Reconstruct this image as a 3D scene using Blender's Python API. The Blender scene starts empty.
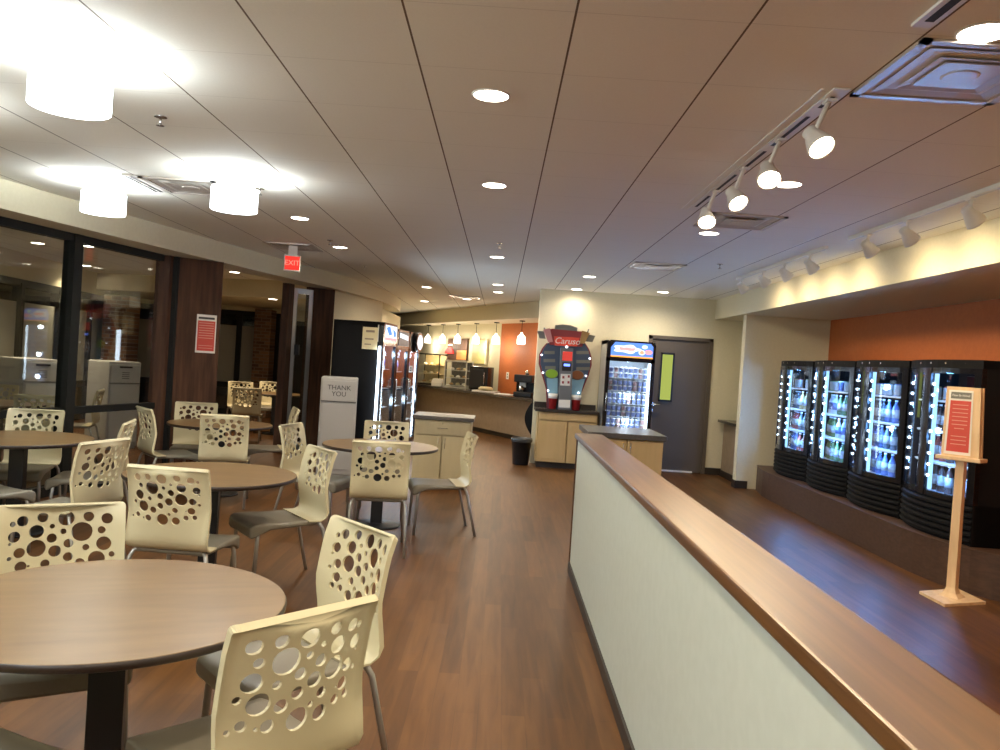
import bpy, bmesh, math, random
from math import pi, sin, cos, radians
from mathutils import Vector, Matrix
from mathutils.geometry import delaunay_2d_cdt
random.seed(7)
SC = bpy.context.scene
COL = SC.collection
CEIL = 2.82

# ------------------------------------------------------------------ materials
def mat(name, col, rough=.5, metal=0., emis=None, es=0., trans=0., spec=None, coat=0.):
    m = bpy.data.materials.new(name); m.use_nodes = True
    b = m.node_tree.nodes['Principled BSDF']
    b.inputs['Base Color'].default_value = (*col, 1)
    b.inputs['Roughness'].default_value = rough
    b.inputs['Metallic'].default_value = metal
    if spec is not None: b.inputs['Specular IOR Level'].default_value = spec
    if coat: b.inputs['Coat Weight'].default_value = coat
    if emis:
        b.inputs['Emission Color'].default_value = (*emis, 1)
        b.inputs['Emission Strength'].default_value = es
    return m

def emit(name, col, s):
    m = bpy.data.materials.new(name); m.use_nodes = True
    nt = m.node_tree; nt.nodes.clear()
    e = nt.nodes.new('ShaderNodeEmission'); o = nt.nodes.new('ShaderNodeOutputMaterial')
    e.inputs[0].default_value = (*col, 1); e.inputs[1].default_value = s
    nt.links.new(e.outputs[0], o.inputs[0]); return m

def glass(name, tint=(.9, .93, .92), ior=1.5):
    m = bpy.data.materials.new(name); m.use_nodes = True
    nt = m.node_tree; nt.nodes.clear()
    o = nt.nodes.new('ShaderNodeOutputMaterial'); mx = nt.nodes.new('ShaderNodeMixShader')
    t = nt.nodes.new('ShaderNodeBsdfTransparent'); g = nt.nodes.new('ShaderNodeBsdfGlossy')
    lw = nt.nodes.new('ShaderNodeLayerWeight'); lw.inputs['Blend'].default_value = .5
    pw = nt.nodes.new('ShaderNodeMath'); pw.operation = 'POWER'; pw.inputs[1].default_value = 5
    f = nt.nodes.new('ShaderNodeMath'); f.operation = 'MULTIPLY_ADD'; f0 = ((ior-1)/(ior+1))**2; f.inputs[1].default_value = 1-f0; f.inputs[2].default_value = f0
    nt.links.new(lw.outputs['Facing'], pw.inputs[0]); nt.links.new(pw.outputs[0], f.inputs[0])
    t.inputs[0].default_value = (*tint, 1); g.inputs['Roughness'].default_value = .0
    g.inputs[0].default_value = (1, 1, 1, 1)
    nt.links.new(f.outputs[0], mx.inputs[0]); nt.links.new(t.outputs[0], mx.inputs[1]); nt.links.new(g.outputs[0], mx.inputs[2])
    nt.links.new(mx.outputs[0], o.inputs[0]); return m

def nodes_of(m):
    nt = m.node_tree; return nt, nt.nodes['Principled BSDF']

def noisy(name, c1, c2, scale=(1, 1, 1), nscale=8., rough=.5, detail=4., lo=.35, hi=.65, bump=0., coords='Object', r2=None, coat=0., spec=None):
    """two colours mixed by a stretched noise"""
    m = mat(name, c1, rough, coat=coat, spec=spec); nt, b = nodes_of(m)
    tc = nt.nodes.new('ShaderNodeTexCoord'); mp = nt.nodes.new('ShaderNodeMapping'); n = nt.nodes.new('ShaderNodeTexNoise'); r = nt.nodes.new('ShaderNodeValToRGB')
    mp.inputs['Scale'].default_value = scale; n.inputs['Scale'].default_value = nscale; n.inputs['Detail'].default_value = detail
    r.color_ramp.elements[0].position = lo; r.color_ramp.elements[1].position = hi
    r.color_ramp.elements[0].color = (*c1, 1); r.color_ramp.elements[1].color = (*c2, 1)
    L = nt.links.new
    L(tc.outputs[coords], mp.inputs[0]); L(mp.outputs[0], n.inputs['Vector']); L(n.outputs['Fac'], r.inputs[0]); L(r.outputs[0], b.inputs['Base Color'])
    if bump:
        bp = nt.nodes.new('ShaderNodeBump'); bp.inputs['Strength'].default_value = bump; bp.inputs['Distance'].default_value = .002
        L(n.outputs['Fac'], bp.inputs['Height']); L(bp.outputs[0], b.inputs['Normal'])
    return m

def floor_material():
    m = mat('wood plank floor', (.2, .09, .04), .40, spec=.32); nt, b = nodes_of(m); L = nt.links.new
    tc = nt.nodes.new('ShaderNodeTexCoord')
    mp = nt.nodes.new('ShaderNodeMapping'); mp.inputs['Rotation'].default_value = (0, 0, pi/2)
    br = nt.nodes.new('ShaderNodeTexBrick'); br.offset = .37; br.inputs['Scale'].default_value = 1.
    br.inputs['Brick Width'].default_value = 1.2; br.inputs['Row Height'].default_value = .105; br.inputs['Mortar Size'].default_value = .0012
    br.inputs['Color1'].default_value = (.0, .0, .0, 1); br.inputs['Color2'].default_value = (1, 1, 1, 1); br.inputs['Mortar'].default_value = (.2, .2, .2, 1); br.inputs['Bias'].default_value = 0
    mp2 = nt.nodes.new('ShaderNodeMapping'); mp2.inputs['Scale'].default_value = (22, 1.6, 1)
    n = nt.nodes.new('ShaderNodeTexNoise'); n.inputs['Scale'].default_value = 1.; n.inputs['Detail'].default_value = 6; n.inputs['Distortion'].default_value = .6
    L(tc.outputs['Object'], mp.inputs[0]); L(mp.outputs[0], br.inputs['Vector']); L(tc.outputs['Object'], mp2.inputs[0]); L(mp2.outputs[0], n.inputs['Vector'])
    add = nt.nodes.new('ShaderNodeMath'); add.operation = 'MULTIPLY_ADD'; add.inputs[1].default_value = .38
    bw = nt.nodes.new('ShaderNodeRGBToBW'); L(br.outputs['Color'], bw.inputs[0]); L(bw.outputs[0], add.inputs[0]); L(n.outputs['Fac'], add.inputs[2])
    r = nt.nodes.new('ShaderNodeValToRGB'); e = r.color_ramp.elements
    e[0].position = .25; e[0].color = FLOOR_D; e[1].position = 1.05; e[1].color = FLOOR_L
    k = e.new(.62); k.color = FLOOR_M
    L(add.outputs[0], r.inputs[0]); L(r.outputs[0], b.inputs['Base Color'])
    return m
FLOOR_D = (.050, .020, .0055, 1); FLOOR_M = (.096, .038, .0095, 1); FLOOR_L = (.148, .063, .0165, 1)

def ceiling_material():
    m = mat('ceiling tile', (.70, .66, .60), .85); nt, b = nodes_of(m); L = nt.links.new
    tc = nt.nodes.new('ShaderNodeTexCoord'); sp = nt.nodes.new('ShaderNodeSeparateXYZ'); L(tc.outputs['Object'], sp.inputs[0])
    def groove(out, off, half):
        a = nt.nodes.new('ShaderNodeMath'); a.operation = 'ADD'; a.inputs[1].default_value = off; L(out, a.inputs[0])
        d = nt.nodes.new('ShaderNodeMath'); d.operation = 'PINGPONG'; d.inputs[1].default_value = .3048; L(a.outputs[0], d.inputs[0])
        c = nt.nodes.new('ShaderNodeMath'); c.operation = 'LESS_THAN'; c.inputs[1].default_value = half; L(d.outputs[0], c.inputs[0]); return c
    gx = groove(sp.outputs['X'], .426 + 60.96, .0042); gy = groove(sp.outputs['Y'], -2.83 + 60.96, .0022)
    mul = nt.nodes.new('ShaderNodeMath'); mul.operation = 'MULTIPLY'; mul.inputs[1].default_value = .22; L(gy.outputs[0], mul.inputs[0])
    mxm = nt.nodes.new('ShaderNodeMath'); mxm.operation = 'MAXIMUM'; L(gx.outputs[0], mxm.inputs[0]); L(mul.outputs[0], mxm.inputs[1])
    n = nt.nodes.new('ShaderNodeTexNoise'); n.inputs['Scale'].default_value = 90; L(tc.outputs['Object'], n.inputs['Vector'])
    r = nt.nodes.new('ShaderNodeValToRGB'); r.color_ramp.elements[0].color = (.83, .81, .715, 1); r.color_ramp.elements[1].color = (.89, .87, .775, 1); L(n.outputs['Fac'], r.inputs[0])
    mx = nt.nodes.new('ShaderNodeMixRGB'); mx.inputs[2].default_value = (.13, .085, .045, 1); L(mxm.outputs[0], mx.inputs[0]); L(r.outputs[0], mx.inputs[1]); L(mx.outputs[0], b.inputs['Base Color'])
    return m

def brick_material():
    m = mat('brick', (.25, .12, .06), .85); nt, b = nodes_of(m); L = nt.links.new
    tc = nt.nodes.new('ShaderNodeTexCoord'); mp = nt.nodes.new('ShaderNodeMapping'); mp.inputs['Rotation'].default_value = (pi/2, 0, 0)
    br = nt.nodes.new('ShaderNodeTexBrick'); br.inputs['Scale'].default_value = 1; br.inputs['Brick Width'].default_value = .2; br.inputs['Row Height'].default_value = .075; br.inputs['Mortar Size'].default_value = .008
    br.inputs['Color1'].default_value = (.30, .16, .08, 1); br.inputs['Color2'].default_value = (.12, .06, .035, 1); br.inputs['Mortar'].default_value = (.25, .2, .15, 1)
    L(tc.outputs['Object'], mp.inputs[0]); L(mp.outputs[0], br.inputs['Vector']); L(br.outputs['Color'], b.inputs['Base Color']); return m

M = dict(
    floor=floor_material(), ceil=ceiling_material(), brick=brick_material(),
    paint=noisy('cream wall paint', (.72, .66, .47), (.75, .69, .50), nscale=30, rough=.6),
    white=noisy('white wall panel', (.54, .575, .50), (.565, .60, .525), nscale=20, rough=.45),
    orange=noisy('orange wall paint', (.46, .118, .022), (.50, .132, .026), nscale=25, rough=.6),
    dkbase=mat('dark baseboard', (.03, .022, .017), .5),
    darkwood=noisy('dark stained wood', (.050, .021, .011), (.098, .042, .020), scale=(7, 7, .6), nscale=3, rough=.6, spec=.25),
    capwood=noisy('oak cap', (.075, .030, .007), (.150, .064, .017), scale=(16, .6, 16), nscale=2., rough=.36, detail=3, lo=.3, hi=.75),
    platform=noisy('brown platform', (.06, .030, .018), (.088, .046, .028), scale=(1, 3, 8), nscale=5, rough=.5),
    platwood=noisy('brown platform top', (.075, .04, .024), (.10, .055, .034), scale=(8, 1, 1), nscale=4, rough=.5),
    black=mat('black metal', (.012, .012, .014), .4), blackgloss=mat('black gloss', (.008, .008, .011), .18), blackmat=mat('black matte', (.006, .006, .007), .7, spec=.2),
    mull=mat('dark bronze frame', (.012, .012, .010), .55, spec=.25),
    cream=mat('cream chair plastic', (.62, .54, .335), .42), seat=mat('taupe chair seat', (.20, .175, .13), .36),
    steel=mat('grey chair metal', (.40, .38, .34), .35, metal=.7),
    tabletop=noisy('walnut laminate', (.145, .080, .027), (.235, .140, .055), scale=(1.3, 7, 1), nscale=2.2, rough=.32, detail=5, lo=.2, hi=.85),
    tabedge=mat('dark table edge', (.025, .014, .010), .4),
    maple=noisy('maple veneer', (.56, .385, .165), (.61, .42, .19), scale=(4, 4, .5), nscale=3, rough=.45),
    maplepale=noisy('pale maple veneer', (.60, .51, .30), (.63, .54, .32), scale=(4, 4, .5), nscale=3, rough=.45),
    counter=noisy('grey laminate counter', (.085, .078, .068), (.11, .10, .088), nscale=40, rough=.36),
    kitface=noisy('taupe counter front', (.30, .225, .155), (.34, .255, .175), nscale=12, rough=.5),
    counterdark=mat('dark stone counter', (.035, .028, .025), .25),
    grey=mat('grey bin plastic', (.44, .43, .41), .5), greyd=mat('grey bin seam', (.12, .12, .12), .6), greyl=mat('pale grey bin door', (.60, .60, .56), .5),
    doorgrey=mat('dark grey door paint', (.115, .094, .074), .5), chrome=mat('chrome', (.75, .75, .75), .2, metal=1.),
    pine=noisy('pale pine', (.72, .49, .26), (.82, .60, .35), scale=(5, 5, .8), nscale=4, rough=.5),
    red=mat('red print', (.62, .075, .05), .5), paper=mat('white paper', (.85, .82, .75), .6), paperyel=mat('cream paper', (.80, .70, .42), .6), ink=mat('dark ink', (.05, .05, .05), .6), inkw=mat('pale ink', (.75, .36, .28), .6),
    trimw=mat('white trim', (.80, .78, .72), .4), alum=mat('aluminium', (.62, .63, .64), .35, metal=.8), ventm=mat('metal vent face', (.62, .56, .50), .32, metal=.35), dark=mat('dark gap', (.02, .018, .016), .7),
    frost=mat('frosted pane', (.40, .40, .34), .7),
    glass=glass('room glass', (.90, .92, .90), 1.5), clear=glass('cooler glass', (.95, .97, .98), 1.45),
    can=emit('can light glow', (1, .90, .74), 9.), canw=emit('spot face glow', (1, .86, .62), 14.),
    shade=emit('pendant shade glow', (.93, .98, 1.), 5.), shadebot=emit('pendant diffuser glow', (.97, 1., 1.), 2.),
    kshade=emit('kitchen shade glow', (1, .84, .60), 3.),
    led=emit('cool led', (.62, .84, 1), 12.), ledbar=emit('cool led bar', (.72, .86, 1), 5.5), bluebar=emit('blue led bar', (.30, .58, 1), 1.1), coolback=mat('cooler liner', (.72, .80, .88), .5), lime=emit('lime lit pane', (.36, .42, .09), .6),
    exit=emit('red exit sign', (1, .05, .035), .55), exitl=emit('red exit letters', (1, .28, .2), .7),
    sblue=emit('sign blue', (.10, .22, .75), 1.), swhite=emit('sign white', (.85, .92, 1), .8), sred=emit('sign red', (.95, .30, .30), 1.), sorange=emit('sign orange', (1, .35, .06), 1.), sgreen=emit('sign green', (.55, .85, .6), 1.), stan=emit('sign tan', (.65, .35, .2), .9),
    shelf=mat('cooler shelf', (.70, .76, .82), .4),
    screen=emit('blue screen', (.15, .25, 1), 1.5), sredscreen=emit('red screen', (.8, .08, .06), .45),
    bag=mat('dark bin bag', (.05, .05, .05), .25),
    green=mat('lime oval', (.28, .50, .03), .45), brown=mat('brown oval', (.26, .085, .02), .45), navy=mat('navy print', (.055, .085, .14), .4), skyb=mat('pale blue print', (.22, .40, .52), .4), redm=mat('red plastic', (.55, .03, .03), .4), pink=mat('pink cup', (.60, .25, .24), .4), tan=mat('tan cup', (.42, .24, .08), .4), maroon=mat('maroon sign', (.30, .035, .04), .4), greyg=mat('grey sign', (.20, .20, .17), .5),
)
for i, c in enumerate([(.10, .16, .05), (.05, .02, .015), (.10, .13, .30), (.32, .06, .04), (.45, .30, .10), (.55, .58, .62), (.09, .10, .12)]):
    M['bot%d' % i] = mat('bottle tone %d' % i, c, .15)
M['cap'] = mat('bottle cap', (.7, .7, .7), .3); M['lab'] = mat('bottle label', (.34, .32, .30), .5)

# ------------------------------------------------------------------ mesh builder
class MB:
    def __init__(s): s.bm = bmesh.new()
    def face(s, vs, mi=0, sm=False):
        try: f = s.bm.faces.new(vs)
        except ValueError: return None
        f.material_index = mi; f.smooth = sm; return f
    def box(s, a, b, mi=0, rz=0, bev=0.):
        """corner a to corner b, optionally turned about its own centre"""
        c = [(a[i]+b[i])/2 for i in range(3)]; h = [abs(b[i]-a[i])/2 for i in range(3)]
        t = bmesh.new(); bmesh.ops.create_cube(t, size=1)
        for v in t.verts: v.co = Vector((v.co.x*2*h[0], v.co.y*2*h[1], v.co.z*2*h[2]))
        if bev: bmesh.ops.bevel(t, geom=list(t.edges)+list(t.verts), offset=min(bev, min(h)*.9), segments=2, affect='EDGES', profile=.6)
        R = Matrix.Translation(c) @ Matrix.Rotation(rz, 4, 'Z')
        s.add(t, R, mi); return s
    def add(s, t, R=Matrix(), mi=None):
        mp = {v: s.bm.verts.new(R @ v.co) for v in t.verts}
        for f in t.faces:
            g = s.face([mp[v] for v in f.verts], f.material_index if mi is None else mi, f.smooth)
        t.free(); return s
    def tube(s, pts, r, n=10, mi=0, caps=True):
        pts = [Vector(p) for p in pts]; rings = []
        rr = r if isinstance(r, (list, tuple)) else [r]*len(pts)
        up = None
        for i, p in enumerate(pts):
            d = (pts[min(i+1, len(pts)-1)] - pts[max(i-1, 0)]).normalized()
            if up is None:
                up = Vector((0, 0, 1)) if abs(d.z) < .9 else Vector((1, 0, 0))
            a = (up - d*up.dot(d)).normalized(); b = d.cross(a); up = a
            rings.append([s.bm.verts.new(p + (a*cos(2*pi*k/n) + b*sin(2*pi*k/n))*rr[i]) for k in range(n)])
        s.rings(rings, mi, True)
        if caps: s.face(rings[0][::-1], mi); s.face(rings[-1], mi)
        return s
    def rings(s, rings, mi=0, sm=True, closed=True):
        for A, B in zip(rings, rings[1:]):
            n = len(A)
            for k in range(n if closed else n-1): s.face([A[k], A[(k+1) % n], B[(k+1) % n], B[k]], mi, sm)
    def lathe(s, prof, c=(0, 0, 0), n=24, mi=0, sm=True, mis=None, R=None, caps=True):
        R = R or Matrix()
        rings = []
        for r, z in prof:
            rings.append([s.bm.verts.new(Vector(c) + R.to_3x3() @ Vector((max(r, 1e-5)*cos(2*pi*k/n), max(r, 1e-5)*sin(2*pi*k/n), z))) for k in range(n)])
        for i, (A, B) in enumerate(zip(rings, rings[1:])):
            for k in range(n): s.face([A[k], A[(k+1) % n], B[(k+1) % n], B[k]], mis[i] if mis else mi, sm)
        if caps: s.face(rings[0][::-1], mis[0] if mis else mi); s.face(rings[-1], mis[-1] if mis else mi)
        return s
    def prism(s, poly, z0, z1, mi=0, mtop=None, sm=False):
        a = [s.bm.verts.new((x, y, z0)) for x, y in poly]; b = [s.bm.verts.new((x, y, z1)) for x, y in poly]; n = len(poly)
        s.face(a[::-1], mi); s.face(b, mi if mtop is None else mtop)
        for k in range(n): s.face([a[k], a[(k+1) % n], b[(k+1) % n], b[k]], mi, sm)
        return s
    def xz(s, poly, y0, y1, mi=0, sm=False):
        """polygon in x,z pushed along y"""
        a = [s.bm.verts.new((x, y0, z)) for x, z in poly]; b = [s.bm.verts.new((x, y1, z)) for x, z in poly]; n = len(poly)
        s.face(a, mi); s.face(b[::-1], mi)
        for k in range(n): s.face([b[k], b[(k+1) % n], a[(k+1) % n], a[k]], mi, sm)
        return s
    def loft(s, rings, mi=0, sm=True):
        R = [[s.bm.verts.new(p) for p in r] for r in rings]
        s.rings(R, mi, sm); s.face(R[0][::-1], mi); s.face(R[-1], mi); return s
    def data(s, name, mats, smooth_angle=None):
        me = bpy.data.meshes.new(name)
        bmesh.ops.recalc_face_normals(s.bm, faces=list(s.bm.faces))
        s.bm.to_mesh(me); s.bm.free()
        for m in (mats if isinstance(mats, (list, tuple)) else [mats]): me.materials.append(M[m] if isinstance(m, str) else m)
        return me
    def build(s, name, mats, parent=None, **kw):
        return link(name, s.data(name, mats), parent, **kw)

def link(name, data, parent=None, label=None, cat=None, group=None, kind=None, loc=None, rz=None):
    o = bpy.data.objects.new(name, data); COL.objects.link(o)
    if parent is not None: o.parent = parent
    for k, v in (('label', label), ('category', cat), ('group', group), ('kind', kind)):
        if v: o[k] = v
    if loc is not None: o.location = loc
    if rz is not None: o.rotation_euler = (0, 0, rz)
    return o
def thing(name, label, cat, loc=(0, 0, 0), rz=0, group=None):
    return link(name, None, None, label, cat, group, None, loc, rz)
def dup(root, loc, rz, label=None, group=None):
    r = root.copy(); COL.objects.link(r); r.location = loc; r.rotation_euler = (0, 0, rz)
    if label: r['label'] = label
    if group: r['group'] = group
    for ch in list(root.children):
        c = ch.copy(); COL.objects.link(c); c.parent = r
        for g in list(ch.children):
            d = g.copy(); COL.objects.link(d); d.parent = c
    return r
def struct(name, mb, mats, parent=None):
    return mb.build(name, mats, parent, kind='structure')
def text(s, size, m, name, parent, loc, rot, ext=.001, align='CENTER', shear=0, sx=1.):
    cu = bpy.data.curves.new(name, 'FONT'); cu.body = s; cu.size = size; cu.extrude = ext; cu.align_x = align; cu.align_y = 'CENTER'; cu.shear = shear
    t = bpy.data.objects.new(name, cu); COL.objects.link(t)
    bpy.context.view_layer.update()
    me = bpy.data.meshes.new_from_object(t.evaluated_get(bpy.context.evaluated_depsgraph_get()))
    bpy.data.objects.remove(t); me.materials.clear(); me.materials.append(M[m])
    o = link(name, me, parent); o.location = loc; o.rotation_euler = rot; o.scale = (sx, 1, 1); return o
def lamp(kind, loc, power, col, size=.05, aim=None, angle=80, blend=.6, name='lamp'):
    l = bpy.data.lights.new(name, kind); l.energy = power; l.color = col
    if kind in ('POINT', 'SPOT'): l.shadow_soft_size = size
    if kind == 'SPOT': l.spot_size = radians(angle); l.spot_blend = blend
    if kind == 'AREA': l.shape = 'DISK'; l.size = size
    o = bpy.data.objects.new(name, l); COL.objects.link(o); o.location = loc
    d = Vector(aim) if aim else Vector((0, 0, -1))
    o.rotation_euler = d.to_track_quat('-Z', 'Y').to_euler(); return o

# ------------------------------------------------------------------ the setting
struct('floor', MB().box((-11, -5, -.1), (6, 27, 0)), 'floor')
struct('ceiling', MB().box((-11, -5, CEIL), (6, 27, CEIL+.1)), 'ceil')

# half wall with its oak cap
hw = struct('wall_partition', MB().box((.635, -4.2, 0), (.79, 6.22, 1.035)), 'white')
struct('baseboard_partition', MB().box((.622, -4.2, 0), (.635, 6.235, .075)).box((.622, 6.22, 0), (.80, 6.235, .075)), 'dkbase')
struct('trim_1', MB().box((.612, -4.2, 1.035), (.828, 6.27, 1.076), bev=.008), 'capwood')
struct('trim_2', MB().box((.625, 6.22, .075), (.80, 6.24, 1.035)), 'darkwood')

# back wall with the door, end wall of the alcove, right header
bw = MB().box((.57, 13.0, 0), (2.36, 13.2, CEIL)).box((3.40, 13.0, 0), (4.3, 13.2, CEIL)).box((2.36, 13.0, 2.19), (3.40, 13.2, CEIL))
struct('wall_back', bw, 'paint')
struct('wall_kitchen_side', MB().box((2.3, 13.2, 0), (2.45, 17.6, CEIL)), 'paint')
struct('baseboard_back', MB().box((3.40, 12.985, 0), (4.2, 13.0, .11)), 'dkbase')
struct('wall_nook', MB().box((4.2, 11.75, 0), (4.4, 13.0, 2.5)), 'paint')
struct('wall_end', MB().box((3.49, 11.6, .0), (4.85, 11.75, 2.5)), 'paint')
struct('baseboard_end', MB().box((3.48, 11.588, 0), (3.66, 11.6, .11)).box((3.478, 11.588, 0), (3.49, 11.75, .11)), 'dkbase')
struct('wall_right', MB().box((4.7, -4.2, 0), (4.85, 11.6, 2.5)), 'orange')
struct('trim_header', MB().box((3.40, -4.2, 2.5), (4.85, 13.0, CEIL)), 'paint')
struct('wall_front', MB().box((-6, -4.3, 0), (4.85, -4.2, CEIL)), 'paint')
pfp = [(4.7, 11.6), (3.79, 11.6), (3.725, 11.3), (3.675, 11.0), (3.655, 10.7), (3.655, 7.15), (3.665, 6.95), (3.69, 6.72), (3.735, 6.5), (3.80, 6.34), (3.90, 6.2), (4.02, 6.1), (4.2, 6.03), (4.7, 6.0)]
pf = MB().prism(pfp, 0, .345).prism([(x-.005, y) for x, y in pfp[1:-1]]+[(4.7, 6.0), (4.7, 11.6)], .345, .352, mi=1)
struct('trim_platform', pf, ['platform', 'platwood'])

# door in the back wall
d = struct('door_1', MB().box((2.42, 13.02, .012), (3.34, 13.07, 2.135)), 'doorgrey')
struct('door_frame', MB().box((2.36, 12.985, 0), (2.42, 13.1, 2.19)).box((3.34, 12.985, 0), (3.40, 13.1, 2.19)).box((2.36, 12.985, 2.135), (3.40, 13.1, 2.19)), 'doorgrey', d)
struct('door_pane', MB().box((2.60, 13.005, 1.16), (2.77, 13.018, 1.89)), 'lime', d)  # pane itself glows, standing in for the lit lime room behind
struct('door_glazing_frame', MB().box((2.575, 12.998, 1.13), (2.60, 13.022, 1.92)).box((2.77, 12.998, 1.13), (2.795, 13.022, 1.92)).box((2.575, 12.998, 1.13), (2.795, 13.022, 1.16)).box((2.575, 12.998, 1.89), (2.795, 13.022, 1.92)), 'black', d)
struct('door_handle', MB().tube([(2.475, 13.02, 1.08), (2.475, 12.95, 1.08), (2.59, 12.95, 1.08)], .011).lathe([(.03, 0), (.03, .012)], (2.475, 13.0, 1.08), 14, R=Matrix.Rotation(pi/2, 4, 'X')).box((2.45, 13.005, .95), (2.50, 13.02, 1.0)), 'chrome', d)
struct('door_light_gap', MB().box((2.43, 13.0, .004), (3.2, 13.02, .03)), 'paper', d)  # white strip painted in for the light showing under the door

# curved fascia above the glass wall
def spline(P, n=6):
    out = []
    for i in range(len(P)-1):
        p0, p1, p2, p3 = [Vector(P[min(max(i+j, 0), len(P)-1)]) for j in (-1, 0, 1, 2)]
        for k in range(n):
            t = k/n; out.append(.5*((2*p1)+(p2-p0)*t+(2*p0-5*p1+4*p2-p3)*t*t+(3*p1-p0-3*p2+p3)*t**3))
    out.append(Vector(P[-1])); return [(v.x, v.y) for v in out]
SOF = 2.58
F = spline([(-4.85, -4.2), (-4.75, 2), (-4.48, 4.5), (-4.17, 6.6), (-3.66, 8.9), (-3.41, 9.95), (-3.03, 11.5), (-2.68, 12.75), (-2.42, 14), (-2.28, 15.3), (-2.24, 16.6), (-2.34, 18.2)])
fa = MB()
inner = [(-5.15, -4.2)] + [(x-.42, y+.05) for x, y in F[6:-1]] + [(-2.9, 18.2)]
fa.prism(F + inner[::-1], SOF, CEIL, 0)
struct('trim_fascia', fa, 'paint')

# glass wall: panes, mullions, rail (each pane of glass its own window)
GA, GB = Vector((-4.72, 6.05)), Vector((-4.02, 9.36))
gd = (GB-GA).normalized(); gang = math.atan2(gd.y, gd.x)
def wallbox(mb, p, q, w, z0, z1, mi=0):
    p, q = Vector(p), Vector(q); c = (p+q)/2; L = (q-p).length; a = math.atan2(q.y-p.y, q.x-p.x)
    return mb.box((c.x-L/2, c.y-w/2, z0), (c.x+L/2, c.y+w/2, z1), mi, rz=a)
MU = GA + gd*2.0          # the mullion that shows
M0 = GA + gd*.35
BK = Vector((-5.0, -4.2))
posts = [(BK+(GA-BK)*t) for t in (.1, .3, .5, .7, .9)]
def window(n, p, q):
    p, q = Vector(p), Vector(q)
    e = (q-p).normalized()
    fr = MB()
    wallbox(fr, p, q, .10, SOF-.075, SOF); wallbox(fr, p, q, .10, 0, .10); wallbox(fr, p, q, .075, .79, .86)
    o = struct('window_%d' % n, fr, 'mull')
    struct('window_mullion', wallbox(MB(), p-e*.06, p+e*.06, .13, 0, SOF), 'mull', o)
    struct('window_pane', wallbox(MB(), p+e*.05, q-e*.02, .008, .09, SOF-.07), 'glass', o)
window(1, MU, GB)
window(2, M0, MU)
window(3, posts[4], M0)
struct('wall_left', wallbox(MB(), BK, posts[4], .12, 0, SOF), 'paint')

# timber posts of the opening
struct('column_1', MB().prism([(-4.06, 9.34), (-3.92, 9.40), (-3.86, 9.75), (-4.0, 9.72)], 0, SOF, 0), 'darkwood')
struct('column_2', MB().prism([(-3.86, 9.50), (-3.43, 9.78), (-3.60, 10.08), (-4.0, 9.85)], 0, SOF, 0), 'darkwood')
struct('trim_3', MB().prism([(-3.93, 9.46), (-3.86, 9.46), (-3.80, 9.75), (-3.88, 9.75)], 0, SOF), 'mull')
struct('column_3', MB().prism([(-3.13, 12.70), (-2.735, 12.97), (-2.82, 13.25), (-3.2, 13.0)], 0, SOF), 'darkwood')
struct('trim_4', MB().prism([(-3.37, 12.2), (-3.27, 12.22), (-3.24, 12.4), (-3.35, 12.4)], 0, SOF), 'darkwood')
dr = struct('door_2', MB().prism([(-3.26, 12.42), (-3.20, 12.45), (-3.20, 12.49), (-3.26, 12.46)], .02, SOF-.05).prism([(-3.06, 12.62), (-3.01, 12.65), (-3.01, 12.69), (-3.06, 12.66)], .02, SOF-.05).prism([(-3.26, 12.42), (-3.01, 12.65), (-3.01, 12.69), (-3.26, 12.46)], .02, .14).prism([(-3.26, 12.42), (-3.01, 12.65), (-3.01, 12.69), (-3.26, 12.46)], SOF-.13, SOF-.05), 'alum')
struct('door_pane', MB().prism([(-3.2, 12.465), (-3.06, 12.635), (-3.06, 12.645), (-3.2, 12.475)], .14, SOF-.13), 'glass', dr)
struct('door_lock', MB().box((-3.19, 12.40, 1.50), (-3.12, 12.46, 1.66)), 'black', dr)

# walls beside the coolers and of the kitchen
struct('wall_cooler', MB().prism([(-2.80, 13.05), (-2.30, 15.25), (-2.45, 15.25), (-2.95, 13.05)], 0, SOF).box((-2.75, 15.25, 0), (-2.62, 20.5, SOF)), 'paint')
def ray_line(P, d, t): return (P[0]+d[0]*t, P[1]+d[1]*t)
H0, hd = (.62, 15.6), (-.42, .908)
nrm = (.908, .42)
hb = MB()
poly = [H0, ray_line(H0, hd, 10.), ray_line((1.6, 16.05), hd, 11.), ray_line((2.6, 16.2), hd, -.9), (2.3, 13.2), (1.7, 13.2)]
hb.prism(poly, 2.5, CEIL)
struct('trim_kitchen_header', hb, 'paint')
K0, kd = (.80, 17.42), (-.459, .888)
kp = [ray_line(K0, kd, -1.2), ray_line(K0, kd, 1.70), ray_line(K0, kd, 9.5)]
struct('wall_kitchen_orange', wallbox(MB(), kp[0], kp[1], .12, 0, 2.5), 'orange')
struct('wall_kitchen', wallbox(MB(), kp[1], kp[2], .12, 0, 2.5), 'paint')

# the room beyond the glass
struct('trim_hall_header', MB().prism([(-9.5, 16.0), (-5.2, 15.05), (-3.4, 14.4), (-3.0, 20.5), (-9.5, 20.5)], 2.5, CEIL), 'paint')
def hall_window(n, p, q, gap=1.5):
    p, q = Vector(p), Vector(q); e = (q-p).normalized(); L = (q-p).length
    fr = MB(); wallbox(fr, p, q, .12, 2.28, 2.40); wallbox(fr, p, q, .12, .62, .74); wallbox(fr, p, q, .12, 0, .12)
    o = struct('window_%d' % n, fr, 'mull')
    k = max(1, round(L/gap))
    for i in range(k+1):
        c = p+e*(L*i/k); struct('window_mullion', wallbox(MB(), c-e*.06, c+e*.06, .15, 0, 2.34), 'mull', o)
    struct('window_blind', wallbox(MB(), p, q, .02, .74, 2.05), 'frost', o)
    struct('window_pane', wallbox(wallbox(MB(), p, q, .008, .12, .62), p, q, .008, 2.05, 2.3), 'glass', o)
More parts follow.
